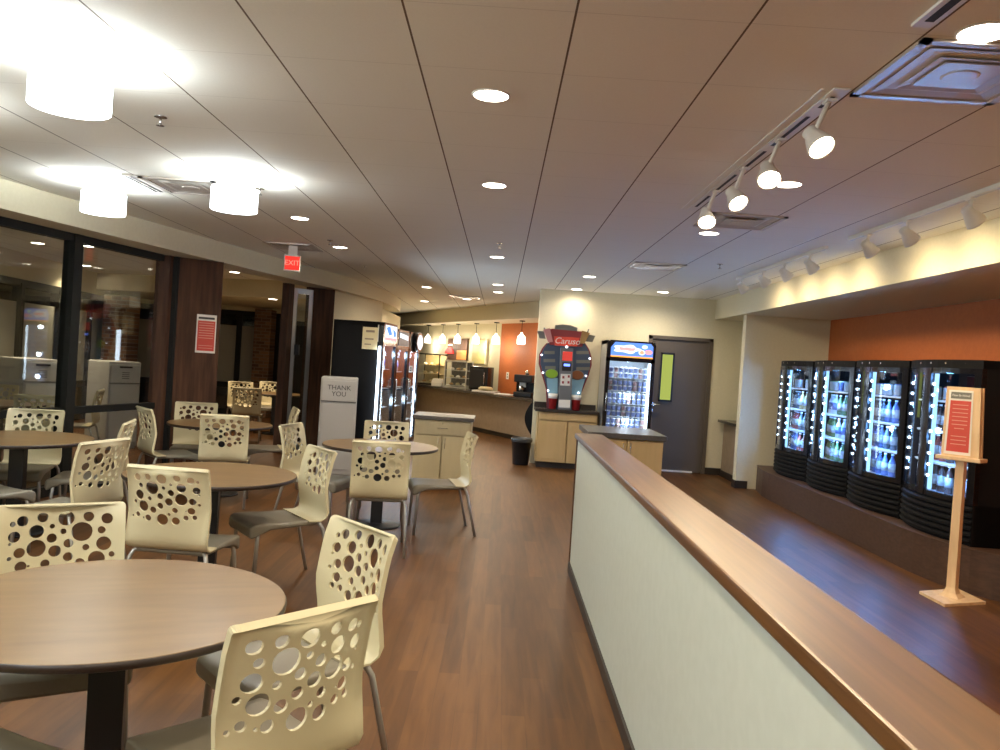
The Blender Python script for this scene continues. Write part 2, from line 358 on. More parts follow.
hall_window(4, (-6.9, 7.0), (-8.3, 18.2))
hall_window(5, (-8.3, 18.2), (-5.55, 18.8), .55)
struct('wall_hall_upper', wallbox(wallbox(wallbox(MB(), (-6.85, 5.5), (-8.3, 18.3), .14, 2.4, CEIL), (-8.4, 18.2), (-5.0, 18.9), .14, 2.4, CEIL), (-5.0, 18.9), (-2.9, 19.5), .14, 2.25, CEIL), 'paint')
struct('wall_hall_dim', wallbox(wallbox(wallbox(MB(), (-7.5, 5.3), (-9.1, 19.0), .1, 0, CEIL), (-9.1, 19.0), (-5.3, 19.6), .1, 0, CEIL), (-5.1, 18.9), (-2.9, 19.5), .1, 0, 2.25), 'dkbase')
struct('wall_hall_near', MB().box((-7.6, 4.9, 0), (-4.85, 5.0, CEIL)), 'paint')
struct('wall_hall_side', MB().box((-3.0, 14.2, 0), (-2.85, 19.6, CEIL)), 'paint')
struct('column_4', MB().box((-5.66, 18.35, 0), (-5.28, 18.75, 2.45)), 'brick')
struct('column_5', MB().box((-7.85, 15.8, 0), (-7.35, 16.3, 2.42)), 'brick')

# ------------------------------------------------------------------ chairs
HOLES = [(545,512,6),(570,507,13),(622,503,12),(685,513,18),(745,512,12),(795,520,13),(550,550,17),(607,543,16),(648,568,11),(648,533,6),(678,552,7),(728,556,25),(781,555,9),
         (565,598,12),(608,592,22),(657,607,14),(693,588,11),(740,604,8),(788,595,17),(570,638,17),(633,640,10),(693,628,11),(725,650,12),(770,640,19),(810,628,7),(540,610,5),(540,568,5),
         (557,664,11),(590,668,9),(630,685,14),(685,685,22),(748,687,14),(798,680,9),(657,660,6),(770,690,5),(590,640,4),(822,690,5)]
CW = .2275
def chair_back():
    # profile from the tongue over the seat up to the rolled top: (y, z)
    P = [(-.085, .452), (-.135, .449), (-.170, .450), (-.197, .461), (-.213, .485), (-.222, .52), (-.232, .60), (-.244, .68), (-.257, .76), (-.271, .83), (-.284, .875), (-.297, .902), (-.304, .910)]
    Ls = [0]
    for a, b in zip(P, P[1:]): Ls.append(Ls[-1]+math.dist(a, b))
    T = Ls[-1]
    def at(s):
        s = min(max(s, 0), T)
        for i in range(len(P)-1):
            if s <= Ls[i+1] or i == len(P)-2:
                t = (s-Ls[i])/(Ls[i+1]-Ls[i]); a, b = Vector(P[i]), Vector(P[i+1])
                # catmull
                p0 = Vector(P[max(i-1, 0)]); p3 = Vector(P[min(i+2, len(P)-1)])
                q = .5*((2*a)+(b-p0)*t+(2*p0-5*a+4*b-p3)*t*t+(3*a-p0-3*b+p3)*t**3)
                return q
    k = .455/345
    circ = []
    for x, y, r in HOLES:
        u = -(x-672)*k; s = T - (y-(450+20*(x-500)/345))*k - .004
        circ.append((u, s, r*k))
    grown = []
    for i, (u, s_, r) in enumerate(circ):
        lim = min(math.hypot(u-a, s_-b)-c for j, (a, b, c) in enumerate(circ) if j != i)
        grown.append((u, s_, max(r*.9, min(r*1.22, r+(lim-r)*.5-.0022))))
    circ = grown
    verts, edges = [], []
    def loop(pts):
        b = len(verts); verts.extend(Vector(p) for p in pts); n = len(pts)
        edges.extend((b+i, b+(i+1) % n) for i in range(n))
    def rr(ins, rad):
        w = CW-ins; pts = []
        for (cx, cy, a0) in ((w-rad, T-ins-rad, 0), (-w+rad, T-ins-rad, 90)):
            for j in range(4): a = radians(a0+j*30); pts.append((cx+rad*cos(a), cy+rad*sin(a)))
        ls = [T*(1-j/14) for j in range(2, 14)]
        lo = ins*.6
        pts += [(-w, y) for y in ls] + [(-w, lo)] + [(-w+2*w*j/8, lo) for j in range(1, 8)] + [(w, lo)] + [(w, y) for y in ls[::-1]]
        return pts
    outline = rr(0, .018); loop(outline); loop(rr(.011, .012))
    for (u, s, r) in circ:
        n = 16 if r > .014 else 10
        loop([(u+r*cos(2*pi*j/n), s+r*sin(2*pi*j/n)) for j in range(n)])
    for i in range(1, 14):
        for j in range(1, 18):
            u, s = -CW+2*CW*i/14, T*j/18
            if abs(u) < CW-.02 and .02 < s < T-.02 and all(math.hypot(u-a, s-b) > r+.006 for a, b, r in circ): verts.append(Vector((u, s)))
    def inhole(c, h):
        d = math.hypot(c.x-h[0], c.y-h[1])
        if d > h[2]: return False
        n = 16 if h[2] > .014 else 10; st = 2*pi/n
        th = math.atan2(c.y-h[1], c.x-h[0]) % st - st/2
        return d*cos(th) < h[2]*cos(st/2)-1e-6
    V, E, Fc, *_ = delaunay_2d_cdt(verts, edges, [], 0, 1e-6)
    keep = []
    for f in Fc:
        c = sum((V[i] for i in f), Vector((0, 0)))/len(f)
        if abs(c.x) > CW or c.y < 0 or c.y > T: continue
        if any(inhole(c, h) for h in circ): continue
        # corners outside the rounded outline
        if abs(c.x) > CW-.018 and c.y > T-.018 and math.hypot(abs(c.x)-(CW-.018), c.y-(T-.018)) > .0175: continue
        keep.append(f)
    mb = MB(); fr, bk = [], []
    for v in V:
        u, s = v.x, v.y
        q = at(s); q2 = at(min(s+.002, T)); q1 = at(max(s-.002, 0)); tg = (q2-q1).normalized(); nr = Vector((tg.y, -tg.x))     # towards the sitter
        t = s/T; bow = .058*(u/CW)**2*min(1, max(0, (t-.2)/.35))
        ed = min(CW-abs(u), T-s)
        th = .009 if ed > .009 else .021
        if t < .25: th = .008
        pf = Vector((u, q.x+bow, q.y)); fr.append(mb.bm.verts.new(pf))
        bk.append(mb.bm.verts.new(pf - Vector((0, nr.x, nr.y))*th))
    cnt = {}
    for f in keep:
        mb.face([fr[i] for i in f], 0, True); mb.face([bk[i] for i in f[::-1]], 0, True)
        for a, b in zip(f, f[1:]+f[:1]): cnt.setdefault(frozenset((a, b)), []).append((a, b))
    for e in cnt.values():
        if len(e) == 1:
            a, b = e[0]; mb.face([mb.bm.verts.new(v.co) for v in (fr[b], fr[a], bk[a], bk[b])], 0, False)
    bmesh.ops.delete(mb.bm, geom=[v for v in mb.bm.verts if not v.link_faces], context='VERTS')
    return mb.data('backrest', 'cream')
def seat_mesh():
    mb = MB(); rings = []
    for y, w, zt, th in ((-.178, .17, .446, .012), (-.172, .196, .447, .028), (-.12, .206, .447, .032), (-.03, .213, .448, .033), (.08, .218, .446, .036), (.17, .222, .450, .045), (.24, .222, .450, .070), (.272, .220, .446, .085), (.292, .214, .436, .080), (.302, .207, .420, .05)):
        r = min(.014, th*.42); pts = []
        for cx, cz, a0 in ((w-r, zt-r, 0), (-w+r, zt-r, 90), (-w+r, zt-th+r, 180), (w-r, zt-th+r, 270)):
            for j in range(4): a = radians(a0+j*30); pts.append((cx+r*cos(a), y, cz+r*sin(a)))
        # dish the middle
        n = []
        top0 = [p for p in pts[:4]]; top1 = [p for p in pts[4:8]]
        n += top0
        for k in range(1, 6):
            t = k/6; x = (w-r)+(-2*(w-r))*t; n.append((x, y, zt-.007*sin(pi*t)))
        n += top1 + pts[8:]
        rings.append(n)
    mb.loft(rings); return mb.data('seat', 'seat')
def arc(pts, n=5):
    return [(v[0], v[1], v[2]) for v in pts]
def chair_proto():
    t = thing('dining_chair', 'x', 'chair')
    link('backrest', chair_back(), t); link('seat', seat_mesh(), t)
    for s in (-1, 1):
        MB().tube([(s*.165, .235, .405), (s*.190, .245, .39), (s*.200, .252, .32), (s*.210, .268, .0)], .0135).build('leg', 'steel', t)
        MB().tube([(s*.13, -.14, .435), (s*.175, -.155, .437), (s*.203, -.172, .425), (s*.214, -.188, .395), (s*.222, -.235, .20), (s*.228, -.285, 0)], .0125).build('leg', 'steel', t)
    MB().tube([(-.17, .235, .392), (.17, .235, .392)], .011).tube([(-.135, -.14, .433), (.135, -.14, .433)], .011).tube([(-.13, -.14, .428), (-.13, .235, .395)], .010).tube([(.13, -.14, .428), (.13, .235, .395)], .010).build('seat_frame', 'steel', t)
    return t
chair0 = chair_proto(); CH = [0]
def chair(mx, my, nx, ny, label, group=None, k=.248):
    """mx,my: middle of the back's top edge; nx,ny: the way the sitter would look"""
    n = math.hypot(nx, ny); nx /= n; ny /= n
    loc = (mx+k*nx, my+k*ny, 0); rz = math.atan2(-nx, ny)
    if CH[0] == 0: chair0.location = loc; chair0.rotation_euler = (0, 0, rz); chair0['label'] = label; o = chair0
    else: o = dup(chair0, loc, rz, label)
    CH[0] += 1
    if group: o['group'] = group
    return o
G1 = 'chairs around the dining tables'
chair(-1.70, 3.19, .52, -.855, 'cream bubble-hole chair on the far side of the big front table, facing the camera', G1)
chair(-.50, 3.16, -.74, -.67, 'cream bubble-hole chair at the aisle corner of the front table, turned toward its top', G1)
chair(-.456, 2.095, -.75, .66, 'closest cream bubble-hole chair, its tall back seen from behind at the front table edge', G1)
chair(-1.40, 1.74, .37, .93, 'chair at the front table showing only its taupe seat corner at the picture edge', G1)
chair(-1.75, 4.32, .06, 1, 'cream chair seen squarely from behind at the second table, past the front table', G1)
chair(-1.205, 5.60, -.80, -.60, 'whole cream chair in profile with taupe seat, at the aisle side of the second table', G1)
chair(-2.63, 7.78, -.22, .97, 'cream chair seen from behind at the small-looking table in front of the red notice pillar', G1)
chair(-2.56, 5.29, -.97, .24, 'angled cream chair behind the second table, its seat tucked toward the window-side table', G1)
chair(-3.02, 6.62, -.97, -.25, 'cream chair seen edge-on beyond the window-side table, showing a curled white top', G1)
chair(-4.05, 7.08, .22, -.97, 'cream chair facing the camera behind the window-side table, before the dark mullion', G1)
chair(-3.72, 5.40, .45, .89, 'cream chair cut by the picture edge at the near side of the window-side table', G1)
chair(-3.52, 8.02, .75, .66, 'cream chair turned sideways beside the dark timber post, seat pointing to the aisle', G1)
chair(-3.42, 9.15, .30, -.95, 'cream chair facing the camera directly below the red notice pillar, behind its table', G1)
chair(-2.33, 9.30, -.93, -.36, 'cream chair seen side-on in front of the sliding glass doors', G1)
chair(-1.86, 7.28, .98, -.19, 'cream chair turned to the rear round table, half hidden behind the profile chair', G1)
chair(-.89, 6.30, -.12, .99, 'cream chair seen from behind at the rear round table, all steel legs in view', G1)
chair(-1.12, 8.23, .10, -.99, 'cream chair facing the camera behind the rear round table', G1)
chair(-.22, 7.47, -.97, -.22, 'cream chair in profile at the aisle side of the rear table, before the pale cabinet', G1)
G2 = 'chairs in the hall beyond the glass'
chair(-4.88, 15.2, .45, -.89, 'far cream chair facing the opening in the hall beyond the timber pillar', G2)
chair(-4.12, 13.2, -.2, .98, 'far cream chair seen from behind in the opening beyond the timber pillar', G2)
chair(-4.55, 16.1, .1, -1, 'most distant cream chair, behind the hall table beside the door jamb', G2)
chair(-6.24, 10.05, .25, -.97, 'cream chair behind the glass at the hall table by the picture edge', G2)
chair(-5.02, 8.75, -.2, .98, 'cream chair seen from behind through the glass, just above the window-side table', G2)
chair(-5.12, 10.36, -.95, -.30, 'cream chair in profile through the glass in front of the grey hall bin', G2)

# ------------------------------------------------------------------ round tables
def table_proto():
    t = thing('round_table', 'x', 'table')
    R = .533
    MB().lathe([(R-.012, .722), (R-.004, .726), (R, .731), (R, .742), (R-.004, .7485), (R-.006, .75)], n=64, mis=[1, 1, 1, 1, 0]).build('table_top', ['tabletop', 'tabedge'], t)
    MB().box((-.0525, -.0525, .03), (.0525, .0525, .70), bev=.004).build('pedestal', 'black', t)
    MB().box((-.2, -.2, .70), (.2, .2, .722)).build('mounting_plate', 'black', t)
    b = MB().lathe([(.215, 0), (.22, .004), (.22, .014), (.20, .022), (.09, .026), (.075, .035)], n=32); b.build('base', 'black', t)
    return t
table0 = table_proto()
for i, (x, y, rz, lab) in enumerate([
    (-1.174, 2.53, .35, 'large-looking walnut round table in front of all the others, on a black pedestal'),
    (-1.81, 5.18, .2, 'walnut round table just past the front table, with the profile chair at it'),
    (-1.06, 7.45, .1, 'walnut round table before the pale counter cabinet and grey thank-you bin'),
    (-2.92, 8.52, .3, 'walnut round table in front of the timber pillar with the red notice'),
    (-3.74, 6.32, .25, 'walnut round table cut by the picture edge beside the glass wall'),
    (-4.12, 14.85, .3, 'far walnut round table seen through the opening beside the timber pillar'),
    (-5.75, 9.25, .1, 'walnut round table behind the glass at the picture edge')]):
    if i == 0: table0.location = (x, y, 0); table0.rotation_euler = (0, 0, rz); table0['label'] = lab; table0['group'] = 'round dining tables'
    else: dup(table0, (x, y, 0), rz, lab, 'round dining tables')

# ------------------------------------------------------------------ bins
def bin_(x, y, rz, w, dp, h, label, words=True):
    t = thing('waste_bin', label, 'bin', (x, y, 0), rz)
    MB().box((-w/2, -dp/2, .03), (w/2, dp/2, h), bev=.02).box((-w/2+.02, -dp/2+.02, 0), (w/2-.02, dp/2-.02, .03)).build('body', 'grey', t)
    fl = MB().box((-w/2+.02, -dp/2-.012, h-.30), (w/2-.02, -dp/2, h-.04), bev=.005).build('flap', 'grey' if words else 'greyl', t)
    MB().box((-w/2+.01, -dp/2-.008, h-.312), (w/2-.01, -dp/2, h-.300)).build('seam', 'greyd', t)
    MB().box((-w/2+.03, -dp/2-.010, .10), (w/2-.03, -dp/2, h-.33), bev=.004).build('door', 'grey' if words else 'greyl', t)
    if words:
        text('THANK', .085, 'ink', 'lettering', fl, (0, -dp/2-.0135, h-.13), (pi/2, 0, 0)); text('YOU', .085, 'ink', 'lettering', fl, (0, -dp/2-.0135, h-.21), (pi/2, 0, 0))
    else:
        MB().box((-.10, -dp/2-.016, h-.09), (.10, -dp/2-.012, h-.065)).build('slot', 'dark', fl)
        for k in range(4): MB().box((-.06, -dp/2-.0135, h-.16-.028*k), (.06, -dp/2-.012, h-.15-.028*k)).build('printed_line', 'greyd', fl)
    return t
bin_(-2.06, 10.42, radians(10), .46, .52, 1.265, 'tall grey bin marked THANK YOU beside the black cooler')
bin_(-6.42, 11.0, radians(60), .5, .60, 1.23, 'grey hall bin behind the glass at the picture edge', False)
bin_(-5.55, 11.6, radians(60), .5, .50, 1.25, 'grey hall bin behind the glass with a light streak across it', False)

# ------------------------------------------------------------------ cabinets
def handle(parent, x, y, z, dx, dz):
    MB().tube([(x, y, z), (x, y-.025, z), (x+dx, y-.025, z+dz), (x+dx, y, z+dz)], .004, 6).build('handle', 'chrome', parent)
def cabinet(x0, x1, y0, y1, h, label, wood, doors=2, drawer=False, top='counter', th=.045, over=.03):
    t = thing('base_cabinet', label, 'cabinet', ((x0+x1)/2, y0, 0)); w = x1-x0; D = y1-y0
    MB().box((-w/2, .035, .09), (w/2, D, h-th)).build('carcass', wood, t)
    MB().box((-w/2+.02, .07, 0), (w/2-.02, D-.02, .09)).build('toe_kick', 'dkbase', t)
    MB().box((-w/2-over, -over, h-th), (w/2+over, D+over, h), bev=.006).build('worktop', top, t)
    zt = h-th-.012
    if drawer:
        d_ = MB().box((-w/2+.008, 0, zt-.17), (w/2-.008, .02, zt), bev=.003).build('drawer', wood, t); handle(d_, -.06, 0, zt-.085, .12, 0)
        MB().lathe([(.008, 0), (.008, .006)], (0, -.004, zt-.03), 10, R=Matrix.Rotation(pi/2, 4, 'X')).build('lock', 'chrome', d_)
        zt -= .18
    dw = w/doors
    for i in range(doors):
        a = -w/2+i*dw+.006; b = a+dw-.012
        d_ = MB().box((a, 0, .10), (b, .02, zt), bev=.003).build('door', wood, t)
        if drawer or th > .05: handle(d_, (b-.035 if i % 2 == 0 else a+.035), 0, zt-.15, 0, .12)
    return t
cabinet(-1.0, -.31, 9.78, 10.42, .885, 'pale cabinet with grey counter and one drawer standing alone before the kitchen', 'maplepale', 2, True)
cab = cabinet(1.05, 1.87, 8.95, 9.95, .885, 'maple island cabinet with a dark counter behind the end of the half wall', 'maple', 2, False, th=.06)
cb = thing('wall_cabinet', 'maple base cabinet against the cream wall carrying the drink machine', 'cabinet', (0, 0, 0))
MB().box((.63, 12.515, .09), (1.56, 12.98, .875)).build('carcass', 'maple', cb)
MB().box((.65, 12.54, 0), (1.54, 12.97, .09)).build('toe_kick', 'dkbase', cb)
MB().box((.58, 12.42, .875), (1.57, 12.985, .92), bev=.004).box((.58, 12.965, .92), (1.57, 12.985, 1.0)).build('worktop', 'counterdark', cb)
MB().box((.65, 12.46, .755), (1.54, 12.50, .865), bev=.003).build('drawer_front', 'maple', cb)
for a, b in ((.65, 1.086), (1.104, 1.54)):
    dd = MB().box((a, 12.46, .10), (b, 12.50, .735), bev=.003).build('door', 'maple', cb)
    MB().box((a+.05, 12.452, .15), (b-.05, 12.461, .685), bev=.003).build('panel', 'maple', dd)
nk = thing('nook_counter', 'low counter with dark top half hidden behind the cream end wall', 'counter', (0, 0, 0))
MB().box((3.64, 11.80, 0), (4.19, 12.92, .86)).build('body', 'kitface', nk); MB().box((3.55, 11.76, .86), (4.19, 12.97, .90), bev=.004).build('worktop', 'counterdark', nk)
MB().box((3.625, 11.80, 0), (3.64, 12.92, .10)).build('kick', 'dkbase', nk)

# ------------------------------------------------------------------ bottles
def bottle_mesh(tone, h=.23, r=.034, neck=True):
    mb = MB()
    if neck: mb.lathe([(r*.9, 0), (r, .006), (r, h*.22), (r*1.01, h*.22), (r*1.01, h*.48), (r, h*.48), (r, h*.58), (r*.75, h*.70), (r*.38, h*.82), (r*.36, h*.93), (r*.42, h*.93), (r*.42, h)], n=10, mis=[0, 0, 0, 1, 1, 1, 0, 0, 0, 0, 2])
    else: mb.lathe([(r*.85, 0), (r, .008), (r, h-.01), (r*.85, h)], n=10, mis=[0, 1, 0])
    return mb.data('bottle', ['bot%d' % tone, 'lab' if tone != 5 else 'bot2', 'cap'])
BOT = [bottle_mesh(i) for i in range(7)]
CANM = [bottle_mesh(i, .12, .033, False) for i in range(7)]
TALL = [bottle_mesh(i, .30, .038) for i in range(7)]

# ------------------------------------------------------------------ the four curved coolers on the platform
def bow(n, y0, sag, w, ins=0.):
    """bowed front edge, from -w/2 to w/2, (x, y)"""
    return [(-w/2+w*i/n, y0-sag*(1-((2*i/n)-1)**2)+ins) for i in range(n+1)]
CWD, CDP, CHT = 1.13, .75, 1.5
def cooler_proto():
    t = thing('curved_cooler', 'x', 'cooler')
    w = CWD; fy = -CDP; sg = .115
    # shell: back, two sides, top, floor
    sh = MB()
    sh.box((-w/2, -.05, .30), (w/2, 0, CHT-.05)).box((-w/2, fy, .0), (-w/2+.04, 0, CHT)).box((w/2-.04, fy, 0), (w/2, 0, CHT))
    fr = bow(12, fy, sg, w)
    sh.prism(fr+[(w/2, 0), (-w/2, 0)], CHT-.07, CHT); sh.prism(bow(12, fy, sg, w, .02)+[(w/2, 0), (-w/2, 0)], .0, .33)
    sh.build('cabinet_body', 'blackmat', t)
    # louvred base
    lg = MB()
    for k in range(6):
        z = .02+k*.05
        rows = []
        for i, (zz, o) in enumerate(((z, .012), (z+.012, -.012), (z+.030, -.012), (z+.044, .012))):
            rows.append([lg.bm.verts.new((x, y+o, zz)) for x, y in bow(12, fy, sg, w*1.0)])
        lg.rings(rows, 0, False, closed=False)
    lg.build('louver_grille', 'blackmat', t)
    MB().box((-w/2+.04, -.075, .33), (w/2-.04, -.05, CHT-.07)).build('liner', 'coolback', t)
    MB().box((-w/2+.05, fy+.02, CHT-.10), (w/2-.05, fy+.06, CHT-.075)).build('top_light', 'bluebar', t)
    for k in range(4):
        z = .34+.27*k
        s = MB().prism([(-w/2+.045, -.07), (-w/2+.045, fy+.07)]+bow(8, fy+.06, sg*.8, w-.12)[1:-1]+[(w/2-.045, fy+.07), (w/2-.045, -.07)], z-.014, z, 0)
        s.build('shelf', 'shelf', t)
    # two bowed glass doors
    for a, b in ((0., .46), (.46, 1.)):
        def pts(u0, u1, ins, n=6): return [(-w/2+w*(u0+(u1-u0)*i/n), fy-sg*(1-(2*(u0+(u1-u0)*i/n)-1)**2)+ins) for i in range(n+1)]
        d_ = MB()
        e = .055
        for z0, z1 in ((.33, .375), (CHT-.115, CHT-.07)): d_.prism(pts(a, b, 0)+pts(a, b, .03)[::-1], z0, z1)
        for u0, u1 in ((a, a+e), (b-e, b)): d_.prism(pts(u0, u1, -.004, 2)+pts(u0, u1, .035, 2)[::-1], .33, CHT-.07)
        f = d_.build('door', 'blackgloss', t)
        MB().prism(pts(a+e, b-e, .010)+pts(a+e, b-e, .014)[::-1], .375, CHT-.115).build('pane', 'clear', f)
        ld = MB(); p = pts(a+e+.012, a+e+.013, .02, 1)[0]
        for k in range(9):
            z = .50+.095*k+(.03 if k > 4 else 0)
            ld.lathe([(.002, -.012), (.010, -.006), (.010, .006), (.002, .012)], (p[0], p[1], z), 8)
        ld.build('led_glint_row', 'led', f)  # glowing dots modelled in place of LED reflections in the door glass
        p = pts(a+e, a+e+.03, .03, 1)
        if a > 0: MB().prism(p+[(p[1][0], p[1][1]+.02), (p[0][0], p[0][1]+.02)], .38, CHT-.12).build('light_bar', 'bluebar', f)
    hb_ = MB()
    for k in range(5): hb_.lathe([(.008, -.004), (.008, .004)], (-.4+.2*k, fy-sg*(1-(-.8+.4*k)**2*.9)-.002, CHT-.03), 8, R=Matrix.Rotation(pi/2, 4, 'X'))
    hb_.build('stud_row', 'chrome', t)
    return t
cool0 = cooler_proto()
CY = [7.0, 8.165, 9.33, 10.5]
CN = ['curved black cooler behind the pine sign stand', 'curved black cooler second from the sign stand, blue-lit bottles low down', 'curved black cooler third from the sign stand, green bottles inside', 'curved black cooler against the cream end wall']
CS = ['by the sign stand', 'second from the sign stand', 'third from the sign stand', 'at the cream end wall']
for i, y in enumerate(CY):
    if i == 0: c = cool0; c.location = (4.60, y, .353); c.rotation_euler = (0, 0, -pi/2); c['label'] = CN[0]
    else: c = dup(cool0, (4.60, y, .353), -pi/2, CN[i])
    c['group'] = 'curved drink coolers on the platform'
    for k in range(4):
        z = .353+.34+.27*k
        tones = [[1, 3, 1, 4], [2, 2, 6, 2], [0, 0, 5, 0], [2, 3, 6, 4]][i]
        for j in range(7):
            lx = -.40+.8*j/6; xx = 4.60-(.56+.08*(1-(lx/.45)**2)); yy = y-lx
            if k == 3 and i in (0, 3) and j % 2: continue
            me = (TALL if (k == 0 and i == 0) else BOT)[tones[(k+j//3) % 4]] if k < 3 else CANM[tones[(k+j) % 4]]
            if k == 3:
                if j > 4 and i == 0: continue
            if k == 0 and i == 0: me = TALL[1]; 
            if me in TALL and False: continue
            o = link('bottle' if k < 3 else 'drink_can', me, None, ('bottle on a shelf of the curved cooler %s' if k < 3 else 'can on the top shelf of the curved cooler %s') % CS[i], 'bottle' if k < 3 else 'can', ('bottles in the cooler %s' if k < 3 else 'cans in the cooler %s') % CS[i], None, (xx, yy, z+.002))
            if me in TALL: o.scale = (.9, .9, .82)
    for k in range(4):
        lamp('POINT', (3.86, y-.05, .353+.34+.27*k+.19), 3.2, (.16, .42, 1), .03); lamp('POINT', (3.93, y-.42, .353+.34+.27*k+.2), 1.8, (.16, .42, 1), .03)

# ------------------------------------------------------------------ upright glass-door coolers
def upright(name, label, x, y, rz, w, dp, h, body, sign, shelves, ledside, ledw=.03):
    """front faces local -y, origin at the middle of the front's foot"""
    t = thing(name, label, 'cooler', (x, y, 0), rz)
    s = MB().box((-w/2, .06, 0), (-w/2+.04, dp, h)).box((w/2-.04, .06, 0), (w/2, dp, h)).box((-w/2, dp-.05, 0), (w/2, dp, h)).box((-w/2, .06, h-.06), (w/2, dp, h)).box((-w/2, .06, 0), (w/2, dp, .22))
    s.build('cabinet_body', body, t)
    z1 = h-.27
    MB().xz([(-w/2, z1), (w/2, z1), (w/2, h-.05), (w/2-.05, h), (-w/2+.05, h), (-w/2, h-.05)], .0, .06).build('sign_box', 'blackgloss', t)
    MB().box((-w/2, .02, .0), (w/2, .06, .20)).build('grille', 'black', t)
    MB().box((-w/2+.04, dp-.07, .22), (w/2-.04, dp-.05, h-.06)).build('liner', 'coolback', t)
    d_ = MB().box((-w/2, .0, .21), (-w/2+.055, .05, z1)).box((w/2-.055, 0, .21), (w/2, .05, z1)).box((-w/2, 0, .21), (w/2, .05, .27)).box((-w/2, 0, z1-.045), (w/2, .05, z1)).build('door', 'blackgloss', t)
    MB().box((-w/2+.055, .02, .27), (w/2-.055, .026, z1-.045)).build('pane', 'clear', d_)
    hx = -w/2+.03 if ledside > 0 else w/2-.03
    MB().tube([(hx, 0, .95), (hx, -.035, .98), (hx, -.035, 1.22), (hx, 0, 1.25)], .008, 8).build('handle', 'chrome', d_)
    lx = ledside*(w/2-.075)
    MB().box((lx-ledw/2, .03, .28), (lx+ledw/2, .05, z1-.06)).build('light_bar', 'ledbar', d_)
    for k in range(shelves):
        z = .30+(z1-.40)/shelves*k
        MB().box((-w/2+.045, .08, z-.012), (w/2-.045, dp-.075, z), 0).build('shelf', 'shelf', t)
    return t, z1
# snack cooler with the blue sign
sn, z1 = upright('snack_cooler', 'lit upright cooler with blue sign, between the drink machine and the dark door', 1.965, 12.22, 0, .74, .72, 2.04, 'alum', None, 7, 1)
def signpart(p, name, poly, y, m, th=.004): return MB().xz(poly, y-th, y).build(name, m, p)
def ell(cx, cz, a, b, n=20): return [(cx+a*cos(2*pi*k/n), cz+b*sin(2*pi*k/n)) for k in range(n)]
pz = z1
sp_ = signpart(sn, 'sign_panel', [(-.31, pz+.035), (.33, pz+.035), (.33, pz+.20), (.29, pz+.245), (-.25, pz+.245), (-.31, pz+.16)], -.001, 'sblue')
signpart(sp_, 'sign_band', [(-.31, pz+.018), (.33, pz+.018), (.33, pz+.04), (-.31, pz+.04)], -.004, 'sorange')
cl = []
for k in range(28):
    a = 2*pi*k/28; r = 1+.16*cos(5*a); cl.append((-.07+.20*r*cos(a), pz+.145+.062*r*sin(a)))
signpart(sp_, 'sign_cloud', cl, -.005, 'swhite')
signpart(sp_, 'sign_word', [(-.19, pz+.175), (-.12, pz+.165), (-.07, pz+.172), (.0, pz+.162), (.06, pz+.168), (.045, pz+.125), (-.02, pz+.118), (-.09, pz+.128), (-.17, pz+.122)], -.009, 'sred')
signpart(sp_, 'sign_disc', ell(.16, pz+.105, .05, .04), -.006, 'swhite'); signpart(sp_, 'sign_cookie', ell(.16, pz+.105, .032, .028), -.010, 'stan')
signpart(sp_, 'sign_disc', ell(.26, pz+.115, .06, .035), -.005, 'sred'); signpart(sp_, 'sign_disc', ell(.20, pz+.19, .045, .03), -.006, 'sgreen')
cupm = MB().lathe([(.026, 0), (.033, .062), (.036, .062), (.036, .069), (.012, .082)], n=10, mis=[0, 1, 1, 1]).data('frozen_cup', [mat('frosty cup', (.34, .44, .80), .3), mat('cup lid', (.85, .88, .95), .3)])
cupm2 = MB().lathe([(.026, 0), (.033, .062), (.036, .062), (.036, .069), (.012, .082)], n=10, mis=[0, 1, 1, 1]).data('frozen_cup', [mat('rosy cup', (.62, .42, .42), .3), M['cap']])
for k in range(7):
    z = .30+(z1-.40)/7*k
    for lay in (0, 1):
        for j in range(8):
            link('frozen_cup', cupm if (j*7+k*3+lay*5) % 5 else cupm2, None, 'small lidded cup on a shelf of the upright cooler with the blue sign', 'cup', 'cups in the blue-sign cooler', None, (1.70+.53*j/7, 12.37, z+.002+.084*lay))
lamp('POINT', (1.95, 12.30, 1.70), 2.6, (.75, .87, 1), .04); lamp('POINT', (1.97, 12.30, .8), 1.6, (.75, .87, 1), .04); lamp('POINT', (1.97, 12.30, 1.2), 1.6, (.75, .87, 1), .04)

LR = radians(85); LD = (cos(radians(85)), sin(radians(85))); LC = [(-1.605+LD[0]*t, 10.90+LD[1]*t) for t in (.43, 1.32, 2.21)]
# three coolers along the glass side, fronts toward the aisle (+x)
ca, za = upright('drink_cooler', 'tall black drink cooler with a paper sheet on its side, beside the grey bin', LC[0][0], LC[0][1], LR, .86, .70, 2.03, 'blackmat', None, 5, -1, .26)
sp_ = signpart(ca, 'sign_panel', [(-.34, za+.03), (.36, za+.03), (.36, za+.24), (-.34, za+.24)], -.001, 'swhite')
signpart(sp_, 'sign_band', [(-.34, za+.03), (.36, za+.03), (.36, za+.07), (-.34, za+.07)], -.003, 'sred')
signpart(sp_, 'sign_swirl', [(-.3, za+.2), (-.1, za+.23), (.05, za+.12), (-.12, za+.10), (-.2, za+.14)], -.003, 'sblue')
signpart(sp_, 'sign_swirl', [(.1, za+.20), (.28, za+.16), (.3, za+.10), (.18, za+.09)], -.003, 'sblue')
pp = thing('paper_notice', 'cream paper sheet taped on the black cooler side', 'notice', (-1.79, 10.911, 1.80), radians(-5))
MB().box((-.105, -.002, -.15), (.105, 0, .15)).build('sheet', 'paperyel', pp)
